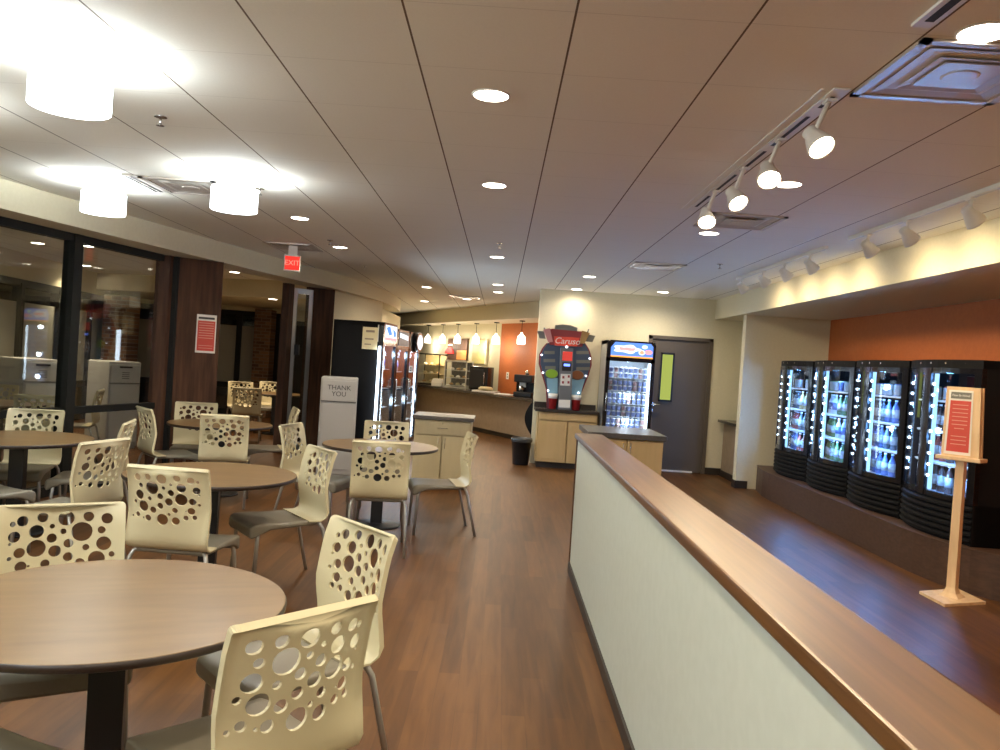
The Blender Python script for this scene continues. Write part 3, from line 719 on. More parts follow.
MB().box((-.06, -.003, .08), (.06, -.002, .11)).box((-.07, -.003, -.02), (.05, -.002, 0)).box((-.07, -.003, -.09), (.02, -.002, -.075)).build('print', 'kitface', pp)
MB().box((-.43-.003, .07, 1.76), (-.43, .085, 1.99)).build('edge_strip', 'trimw', ca)
cbk, zb = upright('drink_cooler', 'second black cooler in the line, showing a narrow dark sign with a white stroke', LC[1][0], LC[1][1], LR, .84, .70, 1.98, 'blackmat', None, 5, -1, .03)
sp_ = signpart(cbk, 'sign_panel', [(-.36, zb+.03), (.36, zb+.03), (.36, zb+.24), (-.36, zb+.24)], -.001, 'navy')
signpart(sp_, 'sign_stroke', [(-.3, zb+.15), (.3, zb+.12), (.3, zb+.19), (-.3, zb+.22)], -.003, 'swhite')
cc, zc = upright('drink_cooler', 'third cooler in the line by the kitchen, with a round lit badge on top', LC[2][0], LC[2][1], LR, .84, .70, 1.98, 'blackmat', None, 5, 1, .03)
MB().xz(ell(.12, zc+.12, .26, .16), -.06, -.001).build('round_badge', 'blackgloss', cc); signpart(cc, 'badge_face', ell(.12, zc+.12, .21, .12), -.061, 'swhite')
for nm, (xc, yc), zz in (('with the paper sheet', LC[0], za), ('showing the dark sign', LC[1], zb), ('with the round badge', LC[2], zc)):
    for k in range(5):
        z = .30+(zz-.40)/5*k
        for j in range(7):
            link('drink_bottle', BOT[(j*3+k*2) % 7], None, 'bottle standing in the black cooler %s' % nm, 'bottle', 'bottles in the black cooler %s' % nm, None, (xc-LD[1]*.16+LD[0]*(-.30+.1*j), yc+LD[0]*.16+LD[1]*(-.30+.1*j), z+.002))
    lamp('POINT', (xc-.10, yc+.15, 1.6), 9, (.6, .8, 1), .05); lamp('POINT', (xc-.10, yc, .9), 9, (.6, .8, 1), .05)

# ------------------------------------------------------------------ drink machine on the cabinet
dm = thing('drink_machine', 'bulb-shaped drink machine with red sign, standing on the maple cabinet', 'machine', (1.08, 12.66, .922))
def dmp(px, py):
    return ((px-570+.065*(py-411))/63.4, (411-py+.065*(px-570))/63.4)
out = [(551.5, 345.3), (547.5, 350), (544.5, 356.7), (544, 365.6), (547, 377), (550.8, 391), (551.5, 410.5), (582, 410.8), (583.4, 396), (590.7, 377), (593.5, 366.8), (593.2, 358), (591, 351), (587.5, 345)]
PO = [dmp(*p) for p in out]
cen = dmp(569, 375)
MB().xz([(x+(x-cen[0])*.07, z) for x, z in PO], .02, .06).build('rim', 'maroon', dm)
bp = MB().xz(PO, -.02, .02).build('back_panel', 'navy', dm)
MB().xz([dmp(*p) for p in ((550, 380), (561, 380), (561, 399), (552, 399))], -.024, -.019).build('tint_panel', 'skyb', bp)
MB().xz([dmp(*p) for p in ((575, 381), (588, 381), (583.5, 399), (574, 399))], -.024, -.019).build('tint_panel', 'skyb', bp)
for a, b, r_ in ((546, 556, 353), (545.5, 556.5, 361), (547, 557, 368), (578, 590, 353), (578, 591.5, 362), (578, 591, 369)):
    MB().xz([dmp(a+1.5, r_), dmp(b+2, r_), dmp(b+2, r_+3.2), dmp(a+1.5, r_+3.2)], -.023, -.019).build('print_row', 'greyg', bp)
sg_ = MB().xz([dmp(*p) for p in ((550, 332), (556, 331), (585, 334), (590, 337), (585, 349), (553, 347))], -.05, .03).build('sign_back', 'maroon', dm)
MB().xz([dmp(*p) for p in ((557.5, 338.5), (582.5, 340), (580, 348.6), (558, 347.6))], -.075, -.05).build('sign_face', mat('sign red face', (.62, .06, .03), .4, emis=(.7, .06, .03), es=.12), sg_)
cx, cz = dmp(570.2, 343.6); text('Caruso', .135, 'paper', 'lettering', sg_, (cx, -.0765, cz), (pi/2, 0, 0), shear=.25)
MB().xz([dmp(*p) for p in ((558, 331.5), (558.5, 327.6), (566, 326.8), (574, 327.6), (580.5, 330.2), (580, 333.4))], -.055, .02).build('crown_sign', 'greyg', sg_)
for pts_, m_, st in ((((546.5, 332), (553, 330.5), (556, 344), (551.5, 344.5)), 'pink', ((547.5, 330), (549, 331.8))), (((585, 333), (592.5, 335.5), (587, 346), (582.5, 345.5)), 'tan', ((591.5, 331.5), (590.2, 334)))):
    q = [dmp(*p) for p in pts_]; cpart = MB().xz(q, -.09, -.03).build('cup_cutout', m_, dm)
    a, b = dmp(*st[0]), dmp(*st[1]); MB().tube([(a[0], -.06, a[1]), (b[0], -.06, b[1]-.03)], .012, 6).build('straw', 'greyg', cpart)
MB().xz([dmp(*p) for p in ((540.5, 333), (547.5, 333.5), (549, 341), (543, 340.5))], -.02, .0).build('side_wing', 'greyg', dm); MB().xz([dmp(*p) for p in ((589.5, 336.5), (598.5, 338), (595.5, 344.2), (588, 343.5))], -.02, 0).build('side_wing', 'greyg', dm)
mc = MB().xz([dmp(*p) for p in ((563.5, 350), (576, 350.5), (573.5, 410.8), (561, 410.5))], -.16, -.02).build('machine_column', mat('machine grey', (.16, .17, .18), .35), dm)
def onface(name, pts_, m, y=-.165): return MB().xz([dmp(*p) for p in pts_], y, -.16).build(name, m, mc)
onface('red_screen', ((565.5, 353.5), (575, 354), (574.5, 363), (564.8, 362.6)), 'sredscreen'); onface('display', ((565, 364.2), (574, 364.6), (573.6, 373), (564.5, 372.6)), 'black'); onface('blue_readout', ((566.5, 365.6), (572.6, 366), (572.4, 368.4), (566.3, 368)), 'screen', -.168)
kp_ = onface('keypad', ((563.4, 375.6), (573.2, 376), (572.4, 387.5), (562.8, 387)), 'trimw')
for a, b in ((565, 379), (570.3, 378.2), (564.6, 384), (570, 384)):
    MB().xz([dmp(*p) for p in ((a, b-1.2), (a+2, b-1.2), (a+2, b+1.2), (a, b+1.2))], -.168, -.165).build('key', 'maroon', kp_)
onface('cup_tray', ((561.5, 401), (572.8, 401.4), (572.4, 409), (561, 408.6)), 'paper')
MB().xz(ell(*dmp(555, 375.6), .095, .068), -.05, -.03).xz(ell(*dmp(555, 375.6), .105, .078), -.03, -.02, 1).build('lime_oval', ['green', 'greyg'], dm)
MB().xz(ell(*dmp(580.5, 377), .095, .068), -.05, -.03).xz(ell(*dmp(580.5, 377), .105, .078), -.03, -.02, 1).build('brown_oval', ['brown', 'greyg'], dm)
for x0 in (550.8, 574):
    a = dmp(x0, 410.6)[0]
    MB().lathe([(.058, 0), (.070, .16), (.072, .16), (.076, .235)], (a+.07, -.09, 0), 18, mis=[0, 1, 1]).build('red_cup', ['redm', 'paper'], dm)
for px, py in ((545, 357), (546.3, 374.6), (551.4, 392.4), (592.8, 360.6), (589, 377.8), (581.6, 394.6)):
    x, z = dmp(px, py); MB().lathe([(.003, -.01), (.014, -.004), (.014, .004), (.003, .01)], (x, -.035, z), 10, R=Matrix.Rotation(pi/2, 4, 'X')).build('bulb', emit('bulb glow', (.85, .9, 1), 3) if px == 545 else bpy.data.materials['bulb glow'], dm)
x, z = dmp(569.5, 349.2); MB().lathe([(.003, -.02), (.02, -.01), (.02, .01), (.003, .02)], (x, -.10, z), 10).build('bulb', 'shadebot', dm)

# ------------------------------------------------------------------ pine sign stand
ss = thing('sign_stand', 'pale pine floor stand holding a red notice before the end cooler', 'sign stand', (3.565, 6.15, 0))
SR = radians(-50)
MB().prism([(x*cos(-SR)-y*sin(-SR), x*sin(-SR)+y*cos(-SR)) for x, y in ((-.20, .09), (-.19, -.25), (.20, -.104), (.19, .26))], 0, .022).build('foot_plate', 'pine', ss)
MB().loft([[(-.075, -.07, .022), (.075, -.07, .022), (.075, .07, .022), (-.075, .07, .022)], [(-.045, -.045, .05), (.045, -.045, .05), (.045, .045, .05), (-.045, .045, .05)], [(-.032, -.032, .09), (.032, -.032, .09), (.032, .032, .09), (-.032, .032, .09)], [(-.030, -.030, 1.08), (.030, -.030, 1.08), (.030, .030, 1.08), (-.030, .030, 1.08)]], sm=False).build('post', 'pine', ss)
fr_ = MB().xz([(-.135, 1.09), (.135, 1.09), (.115, 1.625), (-.125, 1.625)], -.045, -.012).xz([(-.135, 1.09), (.135, 1.09), (.115, 1.625), (-.125, 1.625)], .012, .03).box((-.16, -.085, 1.065), (.16, .06, 1.095), bev=.006).build('frame', 'pine', ss)
sh_ = MB().xz([(-.115, 1.108), (.075, 1.108), (.065, 1.60), (-.105, 1.60)], -.049, -.045).build('notice_sheet', 'paper', fr_)
MB().xz([(-.098, 1.13), (.062, 1.13), (.056, 1.52), (-.09, 1.52)], -.0505, -.0485).build('red_field', 'red', fr_)
MB().xz([(-.09, 1.535), (.056, 1.535), (.054, 1.585), (-.088, 1.585)], -.0505, -.0485).build('title_band', 'greyg', fr_)
text('Please Be Advised', .024, 'paper', 'title_lettering', fr_, (-.017, -.0515, 1.56), (pi/2, 0, 0), .0005, sx=.72)
for k in range(11):
    if k == 7: continue
    wd = .055 - (.02 if k == 6 else 0)
    MB().box((-.016-wd, -.0515, 1.485-.030*k), (-.016+wd, -.0500, 1.491-.030*k)).build('print_line', 'inkw', fr_)
ss.rotation_euler = (0, 0, SR)

# red notice on the timber pillar
nt_ = thing('wall_notice', 'red printed notice taped on the dark timber pillar', 'notice', (-3.563, 9.69, 1.70), radians(33))
MB().box((-.115, -.004, -.23), (.115, 0, .23)).build('sheet', 'paper', nt_)
MB().box((-.10, -.006, -.205), (.10, -.004, .155)).build('red_field', 'red', nt_)
MB().box((-.095, -.006, .175), (.09, -.004, .20)).build('title_line', 'ink', nt_)
for k in range(7): MB().box((-.085, -.0068, .125-.03*k), (.085, -.006, .133-.03*k)).build('print_line', 'inkw', nt_)
for k in range(2): MB().box((-.08, -.0068, -.145-.03*k), (.08, -.006, -.139-.03*k)).build('print_line', 'inkw', nt_)

# exit sign hanging under the ceiling at the fascia
ex = thing('exit_sign', 'red lit EXIT sign hung from the ceiling near the opening', 'sign', (-2.56, 9.62, 2.605), radians(12))
MB().box((-.095, -.03, -.095), (.095, .03, .095), bev=.008).box((-.05, -.02, .095), (.05, .02, .215)).build('housing', 'trimw', ex)
fc = MB().box((-.085, -.034, -.08), (.085, -.03, .08)).build('face', 'exit', ex)
text('EXIT', .085, 'exitl', 'lettering', fc, (0, -.0355, 0), (pi/2, 0, 0))

# ------------------------------------------------------------------ kitchen
C0, cd = Vector((.66, 15.74)), Vector((-.497, .868))
cn = Vector((.868, .497))
def cpt(t, off): return C0+cd*t+cn*off
kc = thing('kitchen_counter', 'long taupe serving counter with a dark top in front of the kitchen', 'counter', (0, 0, 0))
a, b = cpt(-.0, 0), cpt(7.4, 0)
q = [cpt(-.6, 0), cpt(7.4, 0), cpt(7.4, .68), cpt(-.6, .68)]
MB().prism([(v.x, v.y) for v in q], .86, .905).build('worktop', 'counterdark', kc)
q = [cpt(-.55, .22), cpt(7.4, .22), cpt(7.4, .66), cpt(-.55, .66)]
MB().prism([(v.x, v.y) for v in q], .1, .86).build('front_panel', 'kitface', kc)
q = [cpt(-.55, .27), cpt(7.4, .27), cpt(7.4, .62), cpt(-.55, .62)]
MB().prism([(v.x, v.y) for v in q], 0, .1).build('toe_kick', 'dkbase', kc)
def at_px(x, off=.42):
    k = (x-499.4)/805; p = C0+cn*off
    t = (p.x-k*p.y)/(k*cd.y-cd.x); return cpt(t, off)
def kthing(name, label, cat, x, off=.42, rz=None):
    p = at_px(x, off); return thing(name, label, cat, (p.x, p.y, .906), radians(-20) if rz is None else rz)
em = kthing('espresso_machine', 'black and silver coffee machine on the serving counter beside the wall end', 'coffee machine', 525, .45)
MB().box((-.20, -.16, 0), (.20, .2, .10), bev=.02).build('base', 'black', em); MB().box((-.20, .02, .10), (.20, .2, .36), bev=.01).build('body', 'blackgloss', em); MB().box((-.2, -.16, .30), (.2, .2, .46), bev=.02).build('head', 'black', em)
MB().box((-.12, -.02, .20), (.02, .02, .32)).build('brew_panel', 'alum', em); MB().lathe([(.03, 0), (.045, .01), (.04, .08), (.01, .10)], (.02, .05, .46), 14).build('hopper', 'chrome', em); MB().lathe([(.04, 0), (.05, .06), (.045, .12)], (-.05, -.09, .10), 14).build('jug', 'chrome', em)
tr = kthing('food_tray', 'white paper tray of food on the serving counter', 'tray', 486, .35)
MB().prism([(-.28, -.14), (.28, -.14), (.30, .14), (-.30, .14)], 0, .03).build('tray', 'paper', tr)
MB().lathe([(.06, .03), (.16, .05), (.17, .085), (.12, .12)], (.0, 0, 0), 20).build('wrapped_food', 'maplepale', tr)
s2 = kthing('paper_stack', 'flat white sheets spread on the counter by the coffee machine', 'paper', 505, .3)
MB().box((-.2, -.12, 0), (.2, .12, .015), bev=.003).box((-.16, -.10, .015), (.12, .1, .025), rz=.2).build('sheets', 'paper', s2)
bx = kthing('black_oven', 'black box oven standing on the serving counter', 'oven', 481, .55)
MB().box((-.23, -.2, .03), (.23, .2, .56), bev=.02).build('body', 'blackgloss', bx); MB().box((-.20, -.215, .08), (.12, -.2, .50), bev=.006).build('door', 'black', bx); MB().tube([(.15, -.2, .12), (.15, -.225, .14), (.15, -.225, .42), (.15, -.2, .44)], .008, 6).build('handle', 'chrome', bx)
for sx in (-.18, .18): MB().box((sx-.02, -.15, 0), (sx+.02, .15, .03)).build('foot', 'black', bx)
def display(label, x, off, w, h, dp, warm):
    t = kthing('display_case', label, 'display case', x, off)
    f = MB()
    for sx in (-1, 1):
        for sy in (-1, 1): f.box((sx*w/2-.012, sy*dp/2-.012, 0), (sx*w/2+.012, sy*dp/2+.012, h))
    f.box((-w/2, -dp/2, h-.03), (w/2, dp/2, h)).box((-w/2, -dp/2, 0), (w/2, dp/2, .03)); f.build('frame', 'alum' if not warm else 'black', t)
    MB().box((-w/2, -dp/2-.004, .03), (w/2, -dp/2, h-.03)).build('pane', 'clear', t)
    MB().box((-w/2+.01, dp/2-.01, .03), (w/2-.01, dp/2, h-.03)).build('back_panel', 'maplepale' if warm else 'greyd', t)
    for k in range(3):
        sh = MB().box((-w/2+.015, -dp/2+.02, .05+h*.28*k), (w/2-.015, dp/2-.02, .062+h*.28*k)).build('shelf', 'maplepale' if warm else 'alum', t)
        for j in range(3):
            p = t.matrix_basis @ Vector((-w*.3+w*.3*j, -.02, .063+h*.28*k))
            MB().lathe([(.03, 0), (.055, .012), (.058, .03), (.035, .055), (.008, .062)], n=12).build('pastry', ['tan', 'maplepale', 'paper', 'pine'][(j+k) % (4 if warm else 3)], None, label='pastry on a shelf of the %s' % ('warm-lit bakery case' if warm else 'grey glass display case'), cat='pastry', group='pastries in the %s case' % ('warm-lit' if warm else 'grey'), loc=p)
    return t
display('grey glass display case on the serving counter below the dark menu panel', 458, .5, .56, .66, .4, False)
wd = display('warm-lit bakery case at the far end of the serving counter', 431, .5, .62, .80, .45, True)
p = at_px(431, .45); lamp('POINT', (p.x, p.y-.05, 1.62), 6, (1, .72, .4), .06)
wb = kthing('foam_box', 'white foam box on the counter before the bakery case', 'box', 438, .16)
MB().box((-.14, -.1, 0), (.14, .1, .1), bev=.02).build('tray', 'paper', wb); MB().loft([[(-.14, -.1, .103), (.14, -.1, .103), (.14, .1, .103), (-.14, .1, .103)], [(-.10, -.07, .19), (.10, -.07, .19), (.10, .07, .19), (-.10, .07, .19)]], sm=False).build('lid', 'paper', wb)
# wall-hung items of the kitchen
kn = Vector((-.888, -.459))
def on_kwall(x):
    k = (x-499.4)/805; t = (K0[0]-k*K0[1])/(k*kd[1]-kd[0]); return Vector((K0[0]+kd[0]*t, K0[1]+kd[1]*t))
kang = math.atan2(kd[1], kd[0])+pi
p = on_kwall(458.5)+kn*.075
mn = thing('menu_panel', 'dark menu panel with a red dome on the kitchen wall', 'menu panel', (p.x, p.y, 1.86), kang)
MB().box((-.62, -.03, -.28), (.62, 0, .28)).build('board', 'darkwood', mn)
MB().box((0.0, -.034, -.26), (.60, -.03, -.02)).build('picture', mat('amber picture', (.55, .22, .04), .5), mn)
MB().xz([(-.45+.26*(-cos(pi*k/12)), -.12+.17*sin(pi*k/12)) for k in range(13)], -.06, -.03).build('red_dome', mat('red dome', (.7, .03, .03), .4, emis=(.8, .03, .03), es=.25), mn)
MB().box((-.56, -.036, .10), (-.30, -.03, .13)).build('price_line', 'paper', mn)
p = on_kwall(481)+kn*.075
yp = thing('wall_panel_board', 'pale yellow panel on the kitchen wall between the menu and the orange wall', 'panel', (p.x, p.y, 1.82), kang)
MB().box((-.40, -.03, -.29), (.40, 0, .29), bev=.005).build('board', mat('pale yellow board', (.62, .55, .20), .5), yp); MB().box((.36, -.05, -.31), (.42, 0, .31)).build('edge_strip', 'paint', yp)
p = on_kwall(509.5)+kn*.062
ol = thing('wall_outlet', 'white outlet plate on the orange kitchen wall', 'outlet', (p.x, p.y, 1.30), kang)
MB().box((-.06, -.008, -.08), (.06, 0, .08), bev=.003).build('plate', 'paper', ol); MB().box((-.025, -.011, .01), (.025, -.008, .05)).box((-.025, -.011, -.05), (.025, -.008, -.01)).build('socket', 'greyg', ol)
# six glass pendants above the counter
KP = [(-2.057, 22.279), (-1.579, 21.286), (-1.139, 20.48), (-.638, 19.46), (-.148, 18.355), (.398, 16.947)]
KL = ['first from the cooler end', 'second from the cooler end', 'above the menu panel', 'beside the pale yellow panel', 'next to the orange wall', 'in front of the orange wall']
kp0 = thing('counter_pendant', 'x', 'pendant lamp')
MB().lathe([(.06, -.02), (.06, 0)], n=16).build('canopy', 'blackmat', kp0); MB().tube([(0, 0, -.27), (0, 0, -.02)], .006, 6).build('cord', 'blackmat', kp0)
MB().lathe([(.02, -.25), (.03, -.29), (.075, -.33), (.09, -.40), (.088, -.49), (.08, -.50)], n=20).build('glass_shade', 'kshade', kp0)
for i, (x, y) in enumerate(KP):
    lb = 'small glowing glass pendant over the serving counter, ' + KL[i]
    if i == 0: kp0.location = (x, y, 2.5); kp0['label'] = lb; kp0['group'] = 'pendants over the serving counter'
    else: dup(kp0, (x, y, 2.5), 0, lb, 'pendants over the serving counter')
    lamp('POINT', (x, y, 1.93), 7, (1, .85, .64), .08)

# small black trash can and the dark oval panel at the wall end
tc_ = thing('trash_can', 'small black trash can with a bag rim beside the maple wall cabinet', 'trash can', (.41, 12.70, 0))
MB().lathe([(.12, 0), (.125, .01), (.158, .40), (.164, .40), (.164, .415), (.15, .415), (.12, .06)], n=20).build('can', 'black', tc_)
MB().lathe([(.165, .36), (.172, .38), (.170, .417), (.160, .424), (.150, .417)], n=20, caps=False).build('bag_rim', 'bag', tc_)
ov = thing('oval_panel', 'dark oval board showing past the cream wall end above the trash can', 'panel', (.565, 13.12, 0))
o_ = MB().xz([(.03-.15*sin(pi*k/14), .40+.64*(k/14)) for k in range(15)], -.03, .0).build('board', 'blackmat', ov)
MB().box((-.0, -.03, .02), (.025, .0, 1.03)).build('support', 'black', ov)

# ------------------------------------------------------------------ ceiling fittings
PEND = [(-1.95, 3.53, 'white drum pendant, largest-looking, above the front table'), (-3.25, 6.45, 'white drum pendant near the fascia over the glass wall'), (-2.02, 5.9, 'white drum pendant above the second round table'), (-3.25, 4.15, 'white drum pendant whose glow reaches in at the picture edge')]
pd0 = thing('drum_pendant', 'x', 'pendant lamp')
MB().lathe([(.065, CEIL-.02), (.065, CEIL)], n=20).build('canopy', 'trimw', pd0); MB().tube([(0, 0, 2.70), (0, 0, CEIL-.02)], .006, 6).build('rod', 'chrome', pd0)
sd = MB(); sd.lathe([(.163, 2.565), (.165, 2.567), (.165, 2.725), (.162, 2.725), (.161, 2.567), (.163, 2.565)], n=40, caps=False); sd.build('shade', 'shade', pd0)
MB().lathe([(.160, 2.567), (.160, 2.575)], n=40).build('diffuser', 'shadebot', pd0)
for i, (x, y, lb) in enumerate(PEND):
    if i == 0: pd0.location = (x, y, 0); pd0['label'] = lb
    else: dup(pd0, (x, y, 0), 0, lb)
    lamp('POINT', (x, y, 2.66), 55, (.86, .95, 1), .10)
    lamp('SPOT', (x, y, 2.55), 34, (.90, .96, 1), .16, angle=150, blend=.8)
for x, y in ((-1.95, 1.1), (-3.25, 1.9), (-1.95, -1.3)):    # unseen lamps added behind the camera to brighten ceiling and partition
    lamp('POINT', (x, y, 2.62), 30, (.86, .95, 1), .16); lamp('SPOT', (x, y, 2.55), 14, (.90, .96, 1), .16, angle=150, blend=.8)
CANS = [(-.125, 3.76, 'largest-looking recessed light in the aisle row'), (-.125, 5.65, 'second recessed light along the aisle row'), (-.125, 9.47, 'third recessed light along the aisle row, past the sprinkler'),
        (-.125, 12.79, 'fourth recessed light along the aisle row'), (-.125, 14.15, 'last recessed light of the aisle row before the kitchen header'), (1.115, 10.86, 'recessed light above the island cabinet'),
        (1.12, 12.72, 'recessed light washing the cream wall above the drink machine'), (2.396, 12.28, 'recessed light in front of the dark door'), (-1.976, 7.6, 'recessed light before the EXIT sign'), (-1.976, 9.5, 'recessed light just past the EXIT sign'),
        (-1.38, 14.07, 'recessed light above the line of black coolers'), (-.76, 16.2, 'recessed light beside the metal vent near the kitchen'), (-1.75, 17.6, 'most distant recessed light before the kitchen header'),
        (1.58, 2.78, 'very bright recessed light beside the big metal vent'), (1.728, 5.08, 'recessed light beside the spot track'), (1.726, 6.99, 'recessed light past the far end of the spot track')]
ca0 = thing('recessed_light', 'x', 'ceiling light')
MB().lathe([(.082, CEIL-.006), (.088, CEIL-.006), (.090, CEIL-.0005), (.078, CEIL-.0005), (.082, CEIL-.006)], n=28, caps=False).build('trim_ring', 'trimw', ca0); MB().lathe([(.080, CEIL-.005), (.080, CEIL-.001)], n=28).build('lens', 'can', ca0)
for i, (x, y, lb) in enumerate(CANS):
    if i == 0: ca0.location = (x, y, 0); ca0['label'] = lb
    else: dup(ca0, (x, y, 0), 0, lb)
    lamp('SPOT', (x, y, CEIL-.012), 64 if y != 12.72 else 30, (1, .86, .66), .07, angle=165, blend=1.)
for x, y in ((-.125, 1.87), (-.125, -.05), (-.125, -2.), (1.6, .8), (1.6, -1.4)):   # the grid goes on behind the camera
    lamp('SPOT', (x, y, CEIL-.012), 64, (1, .86, .66), .07, angle=165, blend=1.)
for (x, y, lb) in ((-6.49, 11.14, 'recessed hall light seen through the glass, nearest the picture edge'), (-5.78, 11.11, 'recessed hall light seen just past the mullion'), (-7.4, 14.2, 'recessed hall light low beyond the mullion')):
    dup(ca0, (x, y, 0), 0, lb); lamp('SPOT', (x, y, CEIL-.012), 85, (1, .80, .55), .07, angle=130, blend=.9)
dup(ca0, (-4.34, 15.1, -.32), 0, 'recessed light under the hall header seen through the opening'); lamp('SPOT', (-4.34, 15.3, 2.46), 70, (1, .80, .55), .07, angle=130)
dup(ca0, (-4.58, 13.6, 0), 0, 'recessed hall light glinting below the fascia in the opening'); lamp('SPOT', (-4.58, 13.6, CEIL-.012), 110, (1, .80, .55), .07, angle=140)

# spot track beside the aisle (in a slot) and its heads
def spot_head(label, x, y, zt, aim, lit, power, group):
    DROP = .14 if lit else .07
    t = thing('track_spot', label, 'spotlight', (x, y, zt), 0, group)
    MB().tube([(0, 0, 0), (-.055 if lit else 0, 0, -DROP)], .012, 8).box((-.02, -.03, -.012), (.02, .03, 0)).build('stem', 'trimw', t)
    d_ = Vector(aim).normalized(); R = d_.to_track_quat('Z', 'Y').to_matrix().to_4x4()
    c = Vector((-.055 if lit else 0, 0, -DROP-.025))
    h_ = MB().lathe([(.0, -.051), (.026, -.05), (.036, -.042), (.034, -.015), (.042, .0), (.060, .06), (.062, .075), (.056, .075), (.05, .06), (.03, -.01), (.0, -.045)], c, 20, R=R, caps=False).build('head', 'trimw', t)
    MB().lathe([(.054, .066), (.054, .070)], c, 20, R=R).build('bulb_face', 'canw' if lit else 'can', h_)
    w = Vector((x, y, zt))+c+d_*.085
    lamp('SPOT', w, power, (1, .78, .48), .05, aim=d_, angle=85 if lit else 150, blend=.9)
tk = thing('light_track', 'white slotted light track set in the ceiling beside the big metal vent', 'track', (0, 0, 0))
MB().box((1.315, 3.38, CEIL-.008), (1.385, 6.05, CEIL-.001)).box((1.27, 3.40, CEIL-.006), (1.28, 6.05, CEIL-.001)).build('rail', 'trimw', tk)
for a, b in ((3.47, 3.62), (3.75, 4.25), (4.36, 4.80), (4.90, 5.40), (5.52, 5.9)): MB().box((1.34, a, CEIL-.0095), (1.358, b, CEIL-.0075)).build('slot', 'dark', tk)
tk2 = thing('light_track', 'white slotted light track running to the near edge of the ceiling', 'track', (0, 0, 0))
MB().box((1.315, -.5, CEIL-.012), (1.385, 2.75, CEIL-.001)).build('rail', 'trimw', tk2); MB().box((1.335, -.4, CEIL-.014), (1.365, 2.70, CEIL-.011)).build('slot', 'dark', tk2)
for i, (y, lb) in enumerate(((3.51, 'lit spot nearest the big vent on the slotted track'), (4.12, 'second lit spot from the big vent on the slotted track'), (4.72, 'third lit spot from the big vent on the slotted track'), (5.35, 'last lit spot on the slotted track'))):
    spot_head(lb, 1.35, y, CEIL-.0105, (-.05 if i % 2 else .25, -.62, -.75), True, 42, 'lit spots on the slotted track')
def rtrack(y0, y1, lb):
    t = thing('light_track', lb, 'track'); MB().box((2.83, y0, CEIL-.03), (2.87, y1, CEIL-.001)).build('rail', 'trimw', t); MB().box((2.842, y0+.02, CEIL-.032), (2.858, y1-.02, CEIL-.029)).build('slot', 'alum', t)
rtrack(3.2, 6.75, 'white surface track with three large spot heads along the lit header'); rtrack(7.25, 9.95, 'white surface track with four spot heads at the far part of the lit header')
for y, lb in ((5.02, 'white spot head closest to the picture edge on the header track'), (5.80, 'middle white spot head on the near header track'), (6.42, 'last white spot head on the near header track'),
              (7.62, 'first white spot head on the far header track'), (8.30, 'second white spot head on the far header track'), (8.98, 'third white spot head on the far header track'), (9.78, 'farthest white spot head on the header track')):
    spot_head(lb, 2.85, y, CEIL-.03, (.62, .16, -.60), False, 15, 'spot heads on the header tracks')
for y in (4.1, 3.4): lamp('SPOT', (2.92, y, 2.66), 15, (1, .78, .48), .05, aim=(.62, .16, -.60), angle=150, blend=.9)

# vents
def vent(x, y, s, lb, big=False):
    t = thing('ceiling_vent', lb, 'vent', (x, y, CEIL))
    def frame(mb, o, i, z0, z1): 
        a = [(-o, -o), (o, -o), (o, o), (-o, o)]; b = [(-i, -i), (i, -i), (i, i), (-i, i)]
        A = [mb.bm.verts.new((*p, z0)) for p in a]; B = [mb.bm.verts.new((*p, z1)) for p in b]
        for k in range(4): mb.face([A[k], A[(k+1) % 4], B[(k+1) % 4], B[k]])
    MB().box((-s, -s, -.012), (s, -s+.035, -.001)).box((-s, s-.035, -.012), (s, s, -.001)).box((-s, -s, -.012), (-s+.035, s, -.001)).box((s-.035, -s, -.012), (s, s, -.001)).build('border', 'ventm', t)
    m_ = MB(); frame(m_, s-.035, s-.09, -.002, -.004); frame(m_, s*.80, s*.66, -.010, -.003); frame(m_, s*.56, s*.42, -.012, -.004); m_.build('louver', 'ventm', t)
    MB().box((-s*.42, -s*.42, -.012), (s*.42, s*.42, -.008), bev=.003).lathe([(.06, -.016), (.07, -.012)], n=20).build('core', 'ventm', t)
    MB().box((-s+.03, -s+.03, -.003), (s-.03, s-.03, -.0015)).build('backing', 'trimw', t)
vent(1.71, 3.15, .30, 'big square metal vent at the near corner of the ceiling'); vent(1.80, 6.37, .29, 'square metal vent by the end of the slotted track'); vent(1.73, 9.37, .29, 'flat metal vent above the dark door approach')
vent(-2.55, 6.42, .29, 'square metal vent beside the drum pendants'); vent(-2.58, 9.72, .29, 'square metal vent above the EXIT sign'); vent(-.78, 15.7, .30, 'far metal vent before the kitchen header')
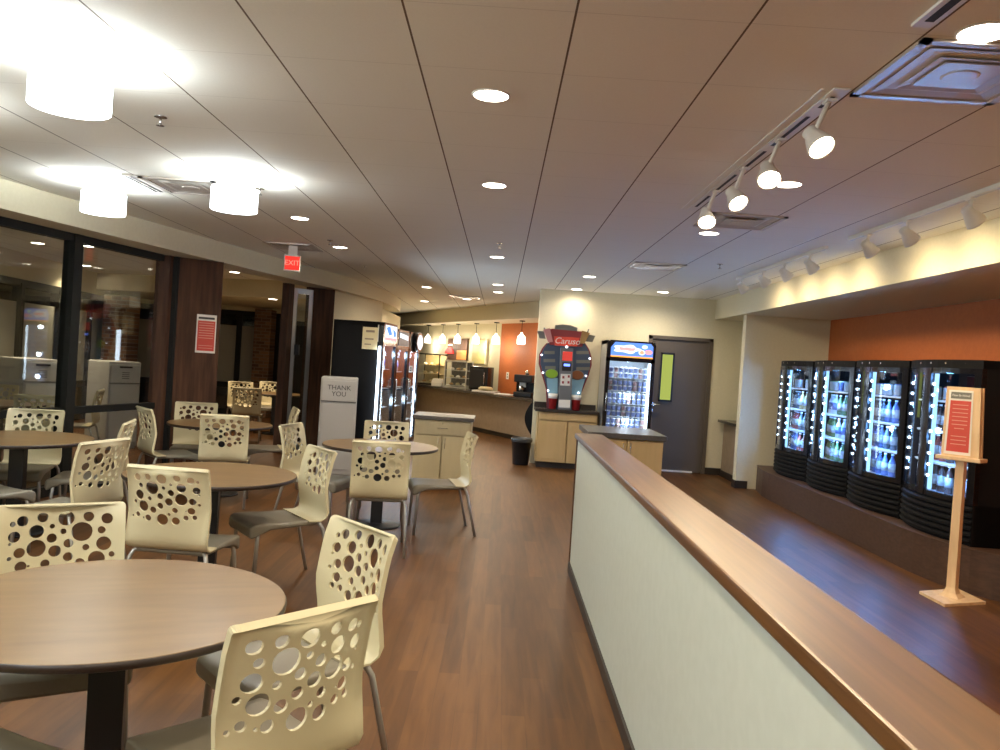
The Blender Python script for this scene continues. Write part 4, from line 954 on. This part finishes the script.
ds = thing('slot_diffuser', 'two-slot ceiling diffuser next to the vent by the drum pendants', 'vent', (-2.88, 6.4, CEIL))
MB().box((-.075, -.30, -.01), (.03, .30, -.001)).build('frame', 'trimw', ds)
for k in (-.055, -.012): MB().box((k-.012, -.28, -.012), (k+.012, .28, -.009)).build('slot', 'dark', ds)
# sprinklers
sk0 = thing('sprinkler', 'x', 'sprinkler')
MB().lathe([(.035, CEIL-.006), (.03, CEIL)], n=16).build('escutcheon', 'chrome', sk0); MB().tube([(0, 0, CEIL-.05), (0, 0, CEIL-.005)], .008, 8).lathe([(.022, CEIL-.053), (.022, CEIL-.050)], n=12).build('nozzle', 'chrome', sk0)
for i, (x, y, lb) in enumerate(((-1.965, 4.47, 'sprinkler beside the largest-looking drum pendant'), (-1.965, 6.3, 'sprinkler just past the drum pendant of the second table'), (-1.98, 8.96, 'sprinkler near the recessed light past the EXIT sign'), (-.09, 8.36, 'sprinkler in the aisle row before the third recessed light'), (2.33, 8.85, 'sprinkler near the far header track'), (-2.0, 11.36, 'sprinkler above the black coolers'))):
    if i == 0: sk0.location = (x, y, 0); sk0['label'] = lb
    else: dup(sk0, (x, y, 0), 0, lb)

# ------------------------------------------------------------------ world, camera, view
w = bpy.data.worlds.new('dim night'); SC.world = w; w.use_nodes = True
w.node_tree.nodes['Background'].inputs[0].default_value = (.01, .011, .013, 1); w.node_tree.nodes['Background'].inputs[1].default_value = .3
cam = bpy.data.cameras.new('camera'); cam.sensor_width = 36; cam.lens = 805/1000*36; cam.clip_start = .05; cam.clip_end = 100
co = bpy.data.objects.new('camera', cam); COL.objects.link(co)
co.matrix_world = Matrix.Translation((0, 0, 1.58)) @ Matrix.Rotation(pi/2-math.atan(12/805), 4, 'X') @ Matrix.Rotation(math.atan(.065), 4, 'Z')
SC.camera = co
SC.view_settings.view_transform = 'Standard'; SC.view_settings.look = 'None'; SC.view_settings.gamma = 1; SC.view_settings.use_curve_mapping = False
SC.view_settings.exposure = 1.0
